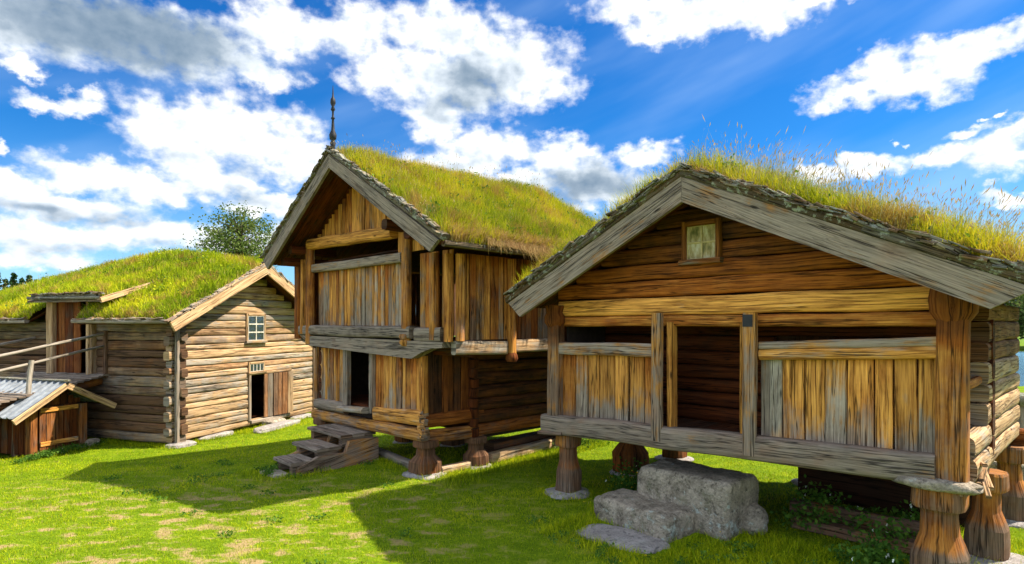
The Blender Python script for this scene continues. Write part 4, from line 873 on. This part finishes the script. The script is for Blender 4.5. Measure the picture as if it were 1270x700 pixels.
M = MB(); loft(M, (-.53, -.4, 2.44), (-.55, 2.03, 2.45), .10, .08, 'log', tn=(.8, .55, .0)); loft(M, (-.53, 3.38, 2.45), (-.55, 11.3, 2.43), .10, .08, 'log', tn=(.8, .6, .0)); bark_bits(M, [(-.56, -.3, 2.50), (-.56, 2.0, 2.49)], 40, .16, (-1, 0, 0), .015, (.6, .6, 0)); bark_bits(M, [(-.56, 3.4, 2.50), (-.56, 11.2, 2.48)], 120, .16, (-1, 0, 0), .015, (.6, .6, 0)); part('eave_log', M, M_TAN, C)
n1 = 62000
P = RC.roots(n1, xr=(-.5, 2.4), yr=(-.4, 11.3), dens=lambda x, y: np.clip(1.3-.07*y, .5, 1)); PR = RC.roots(5000, xr=(2.3, 4.6), yr=(-.4, 4))
rr = np.clip(.42+.3*vnoise(P[:, 0], P[:, 1], 1.1, 2)+rng.uniform(-.28, .28, len(P)), 0, 1)
L = [blades(P, rng.uniform(.05, .17, len(P))*(1.25+.6*vnoise(P[:, 0], P[:, 1], 2.2, 9)), rng.uniform(.009, .017, len(P)), .3, rr=rr, dry=(rng.uniform(0, 1, len(P)) < .05)*.7), blades(PR, rng.uniform(.06, .2, len(PR)), rng.uniform(.009, .016, len(PR)), .3)]
PE = RC.edge_roots(4500, 'l', -.4, 11.3, .06); L.append(blades(PE, rng.uniform(.05, .15, len(PE)), rng.uniform(.008, .014, len(PE)), .35, (-.3, 0), dry=(rng.uniform(0, 1, len(PE)) < .3)*.8))
tag(part_np('roof_grass', L, M_ROOFGREEN, C), kind='stuff')
S1 = RC.roots(1800, xr=(.2, 2.4), yr=(1., 11.3), dens=lambda x, y: np.clip(1-.5*np.abs(x-2.0), .1, 1)*np.clip(.15+.12*y, 0, 1)); tag(part_np('seed_stalks', [stalks(S1, rng.uniform(.15, .32, len(S1)), .2, hw=.009)], M_STALK, C), kind='stuff')
for RF, par, mt, ar in ((RC, C, M_WEED, (-.4, 2.2)), (RB, B, M_WEED, (-1.6, 1.35)), (RA, A, M_WEED, (2.6, 5.1))):
    cs = RF.roots(70, xr=ar); Pk = np.repeat(cs, 26, 0)+rng.normal(0, 1, (len(cs)*26, 3))*np.array([.07, .07, .05])+np.array([0, 0, .10]); tag(part_np('roof_weeds', [leaves(Pk, .045)], mt, par), kind='stuff')
# yellow herbs on the near slope
PY = RC.roots(2600, xr=(-.3, 1.7), yr=(-.3, 2.6), dens=lambda x, y: vnoise(x, y, 2.6, 5) > .1); PY[:, 2] += rng.uniform(.02, .16, len(PY)); tag(part_np('roof_herbs', [leaves(PY, .05)], M_ROOFGREEN, C), kind='stuff')
# shed dormer over the barn bridge
Dm = MB(); box(Dm, -.16, 1.1, 2.06, 2.12, 1.30, 2.84, tone(.3, .5, .1), 'z')
dm = part('dormer', Dm, M_TAN, C, 'low dormer over the ramp entrance')
Dm = MB(); box(Dm, -.16, 1.1, 3.30, 3.36, 1.30, 2.84, tone(.3, .4, .3), 'z'); part('side_panel', Dm, M_TAN, dm)
for (a, b) in ((3.14, 3.32), (2.10, 2.18)): Dm = MB(); box(Dm, -.19, -.05, a, b, 1.36, 2.86, (.1, .75, -.2), 'z'); part('jamb', Dm, M_TAN, dm)
Dm = MB(); planks(Dm, 2.42, 3.14, 1.38, 2.86, -.10, .2, .03, lambda t: (.1, .55, .25), axis='y'); part('dormer_door', Dm, M_BROWN, dm)
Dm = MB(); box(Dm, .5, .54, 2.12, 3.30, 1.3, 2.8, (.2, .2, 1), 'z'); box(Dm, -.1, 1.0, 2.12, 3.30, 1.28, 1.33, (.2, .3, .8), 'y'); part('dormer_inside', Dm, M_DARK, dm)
Dm = MB(); y = 1.38
while y < 3.3: w = rnd(.16, .22); loft(Dm, (-.46, y+w/2, 2.86), (1.5, y+w/2, 3.50), w-.004, .04, 'board', (0, 0, 1), tone(.6, .5, .1)); y += w
dr = part('dormer_roof', Dm, M_TAN, dm)
Dm = MB(); loft(Dm, (-.50, 1.36, 2.87), (1.7, 1.36, 3.59), .05, .11, 'board', (0, 0, 1), tn=(.1, .95, -.4)); part('dormer_bargeboard', Dm, M_TAN, dr)
Dm = MB(); loft(Dm, (-.48, 1.38, 2.92), (-.48, 3.4, 2.93), .08, .06, 'log', tn=(.8, .5, .1)); loft(Dm, (-.44, 1.5, 2.97), (-.42, 3.35, 2.98), .1, .07, 'log', tn=(.7, .5, .1)); bark_bits(Dm, [(-.47, 1.4, 3.01), (-.47, 3.35, 3.01)], 40, .16, (-1, 0, 0), .01); part('dormer_eave', Dm, M_MOSSY, dr)
RD = Roof(-.40, 2.90, 1.2, 3.42, 1.6, 3.55, 1.42, 3.38, .10, o=6)
t_ = RD.turf(dr); P = RD.roots(9000, xr=(-.4, 1.7)); tag(part_np('dormer_grass', [blades(P, rng.uniform(.05, .20, len(P)), rng.uniform(.009, .016, len(P)), .3, rr=np.clip(rng.normal(.5, .2, len(P)), 0, 1))], M_ROOFGREEN, dr), kind='stuff')
# foundation stones and door slab
for k, (x, y, sx, sy, lb) in enumerate(((.0, -.12, .55, .4, 'flat pale corner stone under the near corner of the log barn'), (1.0, -.02, .9, .3, 'long foundation stone under the gable wall of the log barn, left of its door'), (3.75, -.05, .8, .35, 'foundation stone under the gable wall of the log barn, right of its door'))):
    rock('foundation_stone', C, (x, y, .0), (sx, sy, .16), 0, M_PALESTONE, lb, 'stone', 'foundation stones of the log barn', 3.5, .12, 30+k)
rock('stone_slab', C, (2.35, -.5, .03), (1.5, .34, .14), 4, M_PALESTONE, 'long pale kerb-like slab in the grass before the barn door', 'stone slab', None, 5, .06, 40)
rock('stone_slab', C, (2.6, -.18, .06), (.6, .35, .2), 4, M_STONE, 'dark door step stone directly at the barn threshold', 'stone step', None, 4, .1, 41)

# ================================================================== barn bridge
Q = empty('barn_ramp', world(C, 0, 2.8), 71.9095); Q.scale = C.scale; tag(Q, 'grey plank ramp with pole handrails rising to the dormer of the log barn', 'ramp')
def q(x, y, z): return (x, y-2.8, z)       # barn coordinates to ramp coordinates
M = MB(); x = -.02; zr = lambda x: 1.36+.17*x
while x > -6.2:
    w = rnd(.11, .16); loft(M, q(x-w/2, 1.72+rnd(-.03, .03), zr(x)), q(x-w/2, 3.95+rnd(-.03, .03), zr(x)), w-.006, .04, 'board', tn=tone(.95, .45, .05)); x -= w
part('deck', M, M_GOLD, Q)
for y in (1.95, 3.7):
    M = MB(); loft(M, q(-.05, y, zr(0)-.12), q(-6.2, y, zr(-6.2)-.12), .16, .18, 'log', tn=(.5, .35, .4)); part('bearer', M, M_GOLD, Q)
for (y, pts) in ((1.80, [(.0, 2.22, -6.0, 1.08, .055), (-.08, 1.95, -6.0, .80, .05)]), (3.86, [(.02, 2.12, -6.0, 1.0, .055)])):
    for (xa, za, xb, zb, w) in pts: M = MB(); loft(M, q(xa, y, za), q(xb, y, zb), w, w, 'round', tn=(.9, .62, -.1)); part('handrail', M, M_TAN, Q)
M = MB(); box(M, -.10, .0, -1.06, -.97, 1.3, 2.26, (.7, .3, .4), 'z'); part('rail_post', M, M_GOLD, Q)
for x in (-1.55, -3.4, -5.2):
    M = MB(); loft(M, q(x-.03, 1.76, zr(x)-.15), q(x+.05, 1.76, zr(x)+.64), .07, .07, 'square', (0, 1, 0), tn=(1.1, .9, -.3)); part('rail_post', M, M_TAN, Q, 'pale leaning rail post')
    M = MB(); loft(M, q(x, 3.9, zr(x)-.15), q(x, 3.9, zr(x)+.62), .07, .07, 'square', (0, 1, 0), tn=(.9, .5, .1)); part('rail_post', M, M_TAN, Q)
for x in (-1.6, -3.6, -5.6):
    for y in (2.0, 3.65): M = MB(); loft(M, q(x, y, 0), q(x, y, zr(x)-.2), .14, .14, 'log', (0, 1, 0), tn=(.7, .35, .3)); part('support_post', M, M_GOLD, Q)

# ================================================================== little hut
H_ = empty('small_hut', (-10.117, 12.647, -.4), 71.9095); H_.scale = C.scale; tag(H_, 'tiny board hut with a pale ribbed tin roof beside the plank ramp', 'hut', 'old timber farm buildings')
M = MB(); planks(M, .17, .88, .07, .88, -.01, .14, .03, lambda t: (.15, .4, .3)); dd = part('door', M, M_BROWN, H_); M = MB(); box(M, .18, .87, -.05, -.028, .16, .24, (.2, .85, -.2), 'x'); part('door_batten', M, M_GOLD, dd); M = MB(); box(M, .18, .87, -.05, -.028, .78, .86, (.2, .7, -.1), 'x'); part('door_batten', M, M_GOLD, dd)
for x, w in ((.06, .13), (.98, .13)): M = MB(); box(M, x-w/2, x+w/2, -.06, .08, .04, .86, (.3, .6, .1), 'z'); part('corner_post', M, M_BROWN, H_)
M = MB(); planks(M, .0, 1.04, 0, 0, .0, .13, .03, lambda t: (.1, .35, .5), zt=lambda x: 1.17-abs(x-.51)*.52, zb=lambda x: .89); part('gable', M, M_BROWN, H_)
M = MB(); planks(M, .0, 2.6, .04, .80, .01, .16, .03, lambda t: (.1, .35, .35), axis='y'); planks(M, .0, 2.6, .04, .80, 1.04, .16, .03, lambda t: (.1, .35, .35), axis='y'); planks(M, .0, 1.04, 0, 0, 2.6, .16, .03, None, zt=lambda x: 1.17-abs(x-.51)*.52, zb=lambda x: .04); part('wall', M, M_BROWN, H_)
M = MB()
def ribbed(M, x0, z0, x1, z1, y0, y1, pitch=.16):
    vs, fs = [], []; n = int((y1-y0)/pitch); d = V((x1-x0, 0, z1-z0)).normalized(); nn = V((-d.z, 0, d.x)); nn = nn if nn.z > 0 else -nn; row = []
    for i in range(n):
        ya = y0+i*pitch
        for (yy, hh) in ((0, 0), (.10, .0), (.115, .028), (.145, .028)): row.append((ya+yy, hh))
    row.append((y1, 0))
    for (yy, hh) in row:
        for (xx, zz) in ((x0, z0), (x1, z1)):
            for off in (hh, hh-.012): vs.append(V((xx, yy, zz))+nn*off)
    for i in range(len(row)-1): a = i*4; b = a+4; fs += [(a, b, b+2, a+2), (a+1, a+3, b+3, b+1), (a, a+1, b+1, b), (a+2, b+2, b+3, a+3)]
    M.add(vs, fs, [[(0, 0)]*4]*len(fs), [(.5, .5, .5)]*len(vs))
ribbed(M, -.42, .77, .51, 1.33, -.26, 2.9); ribbed(M, 1.46, .82, .51, 1.33, -.26, 2.9); part('tin_roof', M, M_SHEET, H_)
M = MB(); loft(M, (.51, -.27, 1.345), (.51, 2.9, 1.345), .12, .03, 'board', tn=(1, .5, .1)); part('ridge_board', M, M_MOSSY, H_)
for (xa, za, xb, zb) in ((.50, 1.25, -.40, .70), (.52, 1.25, 1.47, .75)):
    M = MB(); loft(M, (xa, -.25, za), (xb, -.25, zb), .04, .11, 'board', tn=(.1, .85, -.25)); part('bargeboard', M, M_TAN, H_)
rock('foundation_stone', H_, (.55, -.02, .0), (1.2, .25, .12), 0, M_PALESTONE, 'low stone sill under the front of the small hut', 'stone', None, 4, .1, 50)
rock('rock', H_, (1.12, -.08, .06), (.28, .2, .18), 0, M_STONE, 'small rock at the right front corner of the small hut', 'rock', None, 2.6, .14, 51)

# ================================================================== beyond the right corner
M = MB(); lathe(M, 0, 0, [(0, .17, .17), (.1, .19, .19), (.45, .15, .15), (.75, .11, .11), (.93, .10, .10)], tone_fn=lambda t: (.9, .45, .1), kind='square', jag=.1); o = part('staddle_post', M, M_GOLD); o.location = (9.22, 11.0, float(gz(9.22, 11.)))
tag(o, 'grey waisted post with a rounded cap standing alone on the lawn', 'post')
M = MB(); lathe(M, 0, 0, [(.93, .19, .19), (1.0, .24, .24), (1.08, .23, .23), (1.14, .15, .15)], (.7, .4, .2), kind='round', jag=.1); part('cap', M, M_MOSSY, o)
M = MB(); stone(M, (0, 0, .2), (1.9, .45, .44), 0, 7, .07, 61, 40); o = part('stone_trough', M, M_STONE); o.location = (7.95, 8.75, 0); o.rotation_euler = (0, 0, R(-8)); tag(o, 'long low mossy stone block on the lawn at the right edge', 'stone block')

# ------------------------------------------------------------------ trees
def tree(name, loc, h, crown_z, rx, rz_, nclump, nleaf, leafsize, label, group, mat=M_LEAF, trunk_r=.14, seed=1, cat='tree', lean=.0):
    random.seed(seed); o = empty(name, (loc[0], loc[1], float(gz(loc[0], loc[1])))); tag(o, label, cat, group); M = MB()
    base = V((0, 0, 0)); top = V((lean, 0, crown_z+rz_*.5)); 
    loft(M, base, top, trunk_r*2, trunk_r*2, 'round', (0, 1, 0), tn=(.7, .4, .3), prof=lambda t: 1.15-.95*t, wob=.25, rough=.06, seg=14)
    part('trunk', M, M_MOSSY, o); M = MB(); cl = []
    for i in range(nclump):
        while True:
            d = V((rnd(-1, 1), rnd(-1, 1), rnd(-1, 1)))
            if .25 < d.length < 1: break
        k = 1+.28*noise.noise(d*2+V((seed, 0, 0)))
        p = V((lean+d.x*rx*k, d.y*rx*k, crown_z+d.z*rz_*k)); cl.append(p)
        a = V((lean*.6, 0, max(crown_z-rz_*1.1, min(p.z-.35*rx*d.length, crown_z+rz_*.4)))); m_ = a.lerp(p, .5)+V((0, 0, .08*rx))
        loft(M, a, m_, trunk_r*.5, trunk_r*.5, 'round', (.1, .1, 1), tn=(.7, .4, .3), prof=lambda t: 1-.4*t, wob=.02, seg=3, rough=.02); loft(M, m_, p, trunk_r*.28, trunk_r*.28, 'round', (.1, .1, 1), tn=(.7, .4, .3), prof=lambda t: 1-.6*t, wob=.02, seg=3, rough=.02)
    part('limbs', M, M_MOSSY, o)
    P = []
    for c in cl:
        n = int(nleaf*rnd(.5, 1.5)); s_ = rx*rnd(.10, .2); pts = rng.normal(0, 1, (n, 3))*np.array([s_, s_, s_*.6])+np.array(c); P.append(pts)
    part_np('crown', [leaves(np.concatenate(P), leafsize, .0)], mat, o); return o
tree('broadleaf_tree', (-13.6, 30.2, 0), 8.6, 6.65, 1.95, 1.75, 150, 58, .13, 'airy broadleaf tree behind the grassy roof of the log barn', None, seed=3, trunk_r=.13)
tree('bush', (-23.6, 42, 0), 5, 4.6, 1.6, 1.2, 50, 60, .2, 'rounded dark bush behind the left part of the barn roof', None, seed=5, cat='bush', trunk_r=.1)
for k, (x, y, cz, rx, lb) in enumerate(((59, 69, 5.0, 5.5, 'tallest light green tree on the far bank of the lake'), (67, 73, 4.2, 4.5, 'lower tree on the far bank of the lake, right of the tallest'), (52, 72, 3.6, 4.0, 'lower tree on the far bank of the lake, left of the tallest'))):
    tree('lakeside_tree', (x, y, 0), cz*1.6, cz, rx, cz*.8, 70, 120, .42, lb, 'trees on the far bank', seed=11+k, trunk_r=.25)
def spruce(loc, h, label, seed):
    random.seed(seed); o = empty('spruce_tree', (loc[0], loc[1], float(gz(loc[0], loc[1])))); tag(o, label, 'spruce', 'spruces behind the barn'); M = MB(); loft(M, (0, 0, 0), (0, 0, h), .3, .3, 'round', (0, 1, 0), tn=(.6, .3, .4), prof=lambda t: 1.05-t, seg=8, wob=.02); part('trunk', M, M_MOSSY, o)
    P = []
    z = h*.08
    while z < h*.99:
        r = (1-z/h)**.85*h*.19*rnd(.75, 1.2)+.05
        for k in range(9):
            a = rnd(0, 6.28); rr_ = r*rnd(.6, 1.15); n = int(8+rr_*16); t = rng.uniform(.05, 1, n)
            P.append(np.stack([np.cos(a)*rr_*t, np.sin(a)*rr_*t, z-.35*rr_*t**1.5+.0*t], 1)+rng.normal(0, .06, (n, 3)))
        z += h*.035
    part_np('crown', [leaves(np.concatenate(P), .26, .3)], M_SPRUCE, o)
for k, (px, dist, top, lb) in enumerate(((-4, 60, 337, 'leftmost spruce, cut by the left edge'), (7, 64, 346, 'short slim spruce second from the left edge'), (17, 58, 339, 'tallest slim spruce above the left end of the barn roof'), (27, 66, 345, 'spruce right of the tallest one'), (36, 60, 341, 'broad dark spruce in the middle of the far row'), (45, 68, 350, 'low spruce near the right end of the far row'), (54, 62, 344, 'rightmost spruce of the far row, beside the dormer'), (-16, 63, 342, 'spruce outside the row at far left'))):
    spruce(((px-635)/750*dist, dist, 0), 3.0+(402-top)/750*dist, lb, 40+k)

# ------------------------------------------------------------------ lawn blades
foot = []      # footprints kept free of blades: (frame, x0, x1, y0, y1)
for f in ((A, 1.25, 2.62, -.2, .72), (A, 1.12, 2.28, -.56, .1), (A, 1.30, 2.28, -1.12, -.6), (S, -.72, .6, -.86, .7), (B, -2.05, -1.47, -1.72, -1.44), (C, -.1, 4.3, -.08, 11.4), (H_, -.05, 1.1, -.05, 2.7), (C, 1.62, 3.08, -.66, -.34), (A, 4.2, 4.85, -.3, .35)): foot.append(f)
def scatter(n, x0, x1, y0, y1, dens=None):
    x = rng.uniform(x0, x1, n); y = rng.uniform(y0, y1, n); k = np.ones(n, bool)
    if dens: k &= rng.uniform(0, 1, n) < dens(x, y)
    for (f, a, b, c, d) in foot:
        t = f.rotation_euler.z; dx, dy = x-f.location.x, y-f.location.y; k_ = f.scale.x; lx = (dx*math.cos(t)+dy*math.sin(t))/k_; ly = (-dx*math.sin(t)+dy*math.cos(t))/k_
        k &= ~((lx > a) & (lx < b) & (ly > c) & (ly < d))
    x, y = x[k], y[k]; return np.stack([x, y, gz(x, y)-.004], 1)
infr = lambda x, y: (np.abs(x) < .87*y+.4)
P = scatter(950000, -13, 11, 5.4, 20, lambda x, y: infr(x, y)*np.clip((7.2/y)**2, .12, 1))
big = vnoise(P[:, 0], P[:, 1], 1.1, 3)+.6*vnoise(P[:, 0], P[:, 1], 3.3, 8)
wd = .0045*np.clip(P[:, 1]/7, .9, 2.4)
L = [blades(P, rng.uniform(.015, .050, len(P))*(1+.32*big), wd*rng.uniform(.7, 1.4, len(P)), .55, rr=np.clip(rng.normal(.46, .2, len(P))+.12*big, 0, 1), dry=(rng.uniform(0, 1, len(P)) < .05+.05*(big > .5))*.8)]
tag(part_np('grass', L, M_LAWNGRASS), 'short green lawn grass between the old timber buildings', None, None, 'stuff')
# longer tufts round the stones, stilts and walls
def near(fr, x0, x1, y0, y1, n):
    x = rng.uniform(x0, x1, n); y = rng.uniform(y0, y1, n); t = fr.rotation_euler.z; x, y = x*fr.scale.x, y*fr.scale.x
    X = fr.location.x+x*math.cos(t)-y*math.sin(t); Y = fr.location.y+x*math.sin(t)+y*math.cos(t); k = np.ones(n, bool)
    for (f, a, b, c, d) in foot:
        tt = f.rotation_euler.z; dx, dy = X-f.location.x, Y-f.location.y; k_ = f.scale.x; lx = (dx*math.cos(tt)+dy*math.sin(tt))/k_; ly = (-dx*math.sin(tt)+dy*math.cos(tt))/k_; k &= ~((lx > a) & (lx < b) & (ly > c) & (ly < d))
    X, Y = X[k], Y[k]; return np.stack([X, Y, gz(X, Y)-.005], 1)
Pn = np.concatenate([near(A, 2.2, 4.3, -.95, .4, 9000), near(A, .9, 2.6, -1.4, -.3, 4200), near(A, .7, 1.4, -.3, .6, 1500), near(A, -.25, .45, -.25, .45, 500), near(B, -2.6, 1.0, -.1, .6, 3500), near(B, -2.3, -1.2, -2.0, -.8, 1500), near(B, .1, .6, .2, 4.2, 4000), near(H_, -.3, 1.5, -.3, .05, 1600), near(C, -.35, -.08, -.3, 3.4, 2500), near(C, .0, 4.2, -.3, -.06, 2500), near(A, 4.1, 5.6, .4, 2.2, 2600), near(C, 1.4, 3.3, -.9, -.2, 1400)])
tag(part_np('long_grass', [blades(Pn, rng.uniform(.04, .13, len(Pn)), rng.uniform(.004, .009, len(Pn)), .45)], M_LAWNGRASS), 'longer uncut grass round the stones, stilts and walls', None, None, 'stuff')
# leafy weeds under the right storehouse and by the hut
def weeds(fr, spots):
    P = []
    for (x, y, r, h, n) in spots:
        w = world(fr, x, y); t = rng.uniform(0, 1, n)**.8; P.append(np.stack([w.x+rng.normal(0, r, n), w.y+rng.normal(0, r, n), float(gz(w.x, w.y))+.02+t*h*rng.uniform(.6, 1.2, n)], 1))
    return np.concatenate(P)
ws = [(rnd(2.7, 4.2), rnd(.5, 1.9), .10, rnd(.12, .40), 70) for _ in range(30)]+[(rnd(.45, 1.2), rnd(.6, 1.6), .09, rnd(.12, .34), 120) for _ in range(12)]+[(rnd(3.5, 4.2), rnd(-.1, .4), .07, rnd(.15, .35), 90) for _ in range(7)]
PW = weeds(A, ws); PH2 = weeds(H_, [(rnd(-.4, 1.4), rnd(-.3, -.08), .06, rnd(.05, .14), 110) for _ in range(22)]); PC = weeds(B, [(rnd(-2.2, -1.2), rnd(-1.8, -.9), .05, .08, 70) for _ in range(10)]+[(rnd(-.2, .4), rnd(3.2, 4.6), .15, .4, 200) for _ in range(9)]); PG = weeds(A, [(rnd(2.45, 3.9), rnd(-1.3, -.2), .05, .08, 40) for _ in range(30)]+[(rnd(1.2, 2.3), rnd(-1.6, -1.25), .03, .06, 30) for _ in range(8)]+[(rnd(-6, 3), rnd(-4.5, -.8), .07, .035, 55) for _ in range(35)])
tag(part_np('weeds', [leaves(PW, .055), leaves(PH2, .04), leaves(PC, .045), leaves(PG, .035)], M_WEED), 'low leafy weeds under the right storehouse, beside the steps and at the hut', None, None, 'stuff')
fl = PW[rng.uniform(0, 1, len(PW)) < .010]; fl = fl+np.array([0, 0, .05])
m, n_, b_, o_ = new_mat('white_flowers'); b_.inputs['Base Color'].default_value = (.75, .76, .62, 1)
tag(part_np('white_flowers', [leaves(fl, .035), leaves(fl+.01, .03)], m), 'tiny pale flower heads among the weeds under the right storehouse', None, None, 'stuff')
m, n_, b_, o_ = new_mat('yellow_flowers'); b_.inputs['Base Color'].default_value = (.75, .50, .02, 1)
yf = np.concatenate([PG[rng.uniform(0, 1, len(PG)) < .015], weeds(A, [(.75, .7, .12, .3, 40), (.6, -.2, .1, .12, 8), (3.3, -.75, .1, .1, 3), (2.65, -.1, .1, .1, 3)])])
tag(part_np('yellow_flowers', [leaves(yf, .026), leaves(yf, .024)], m), 'scattered yellow buttercups beside the stone steps', None, None, 'stuff')
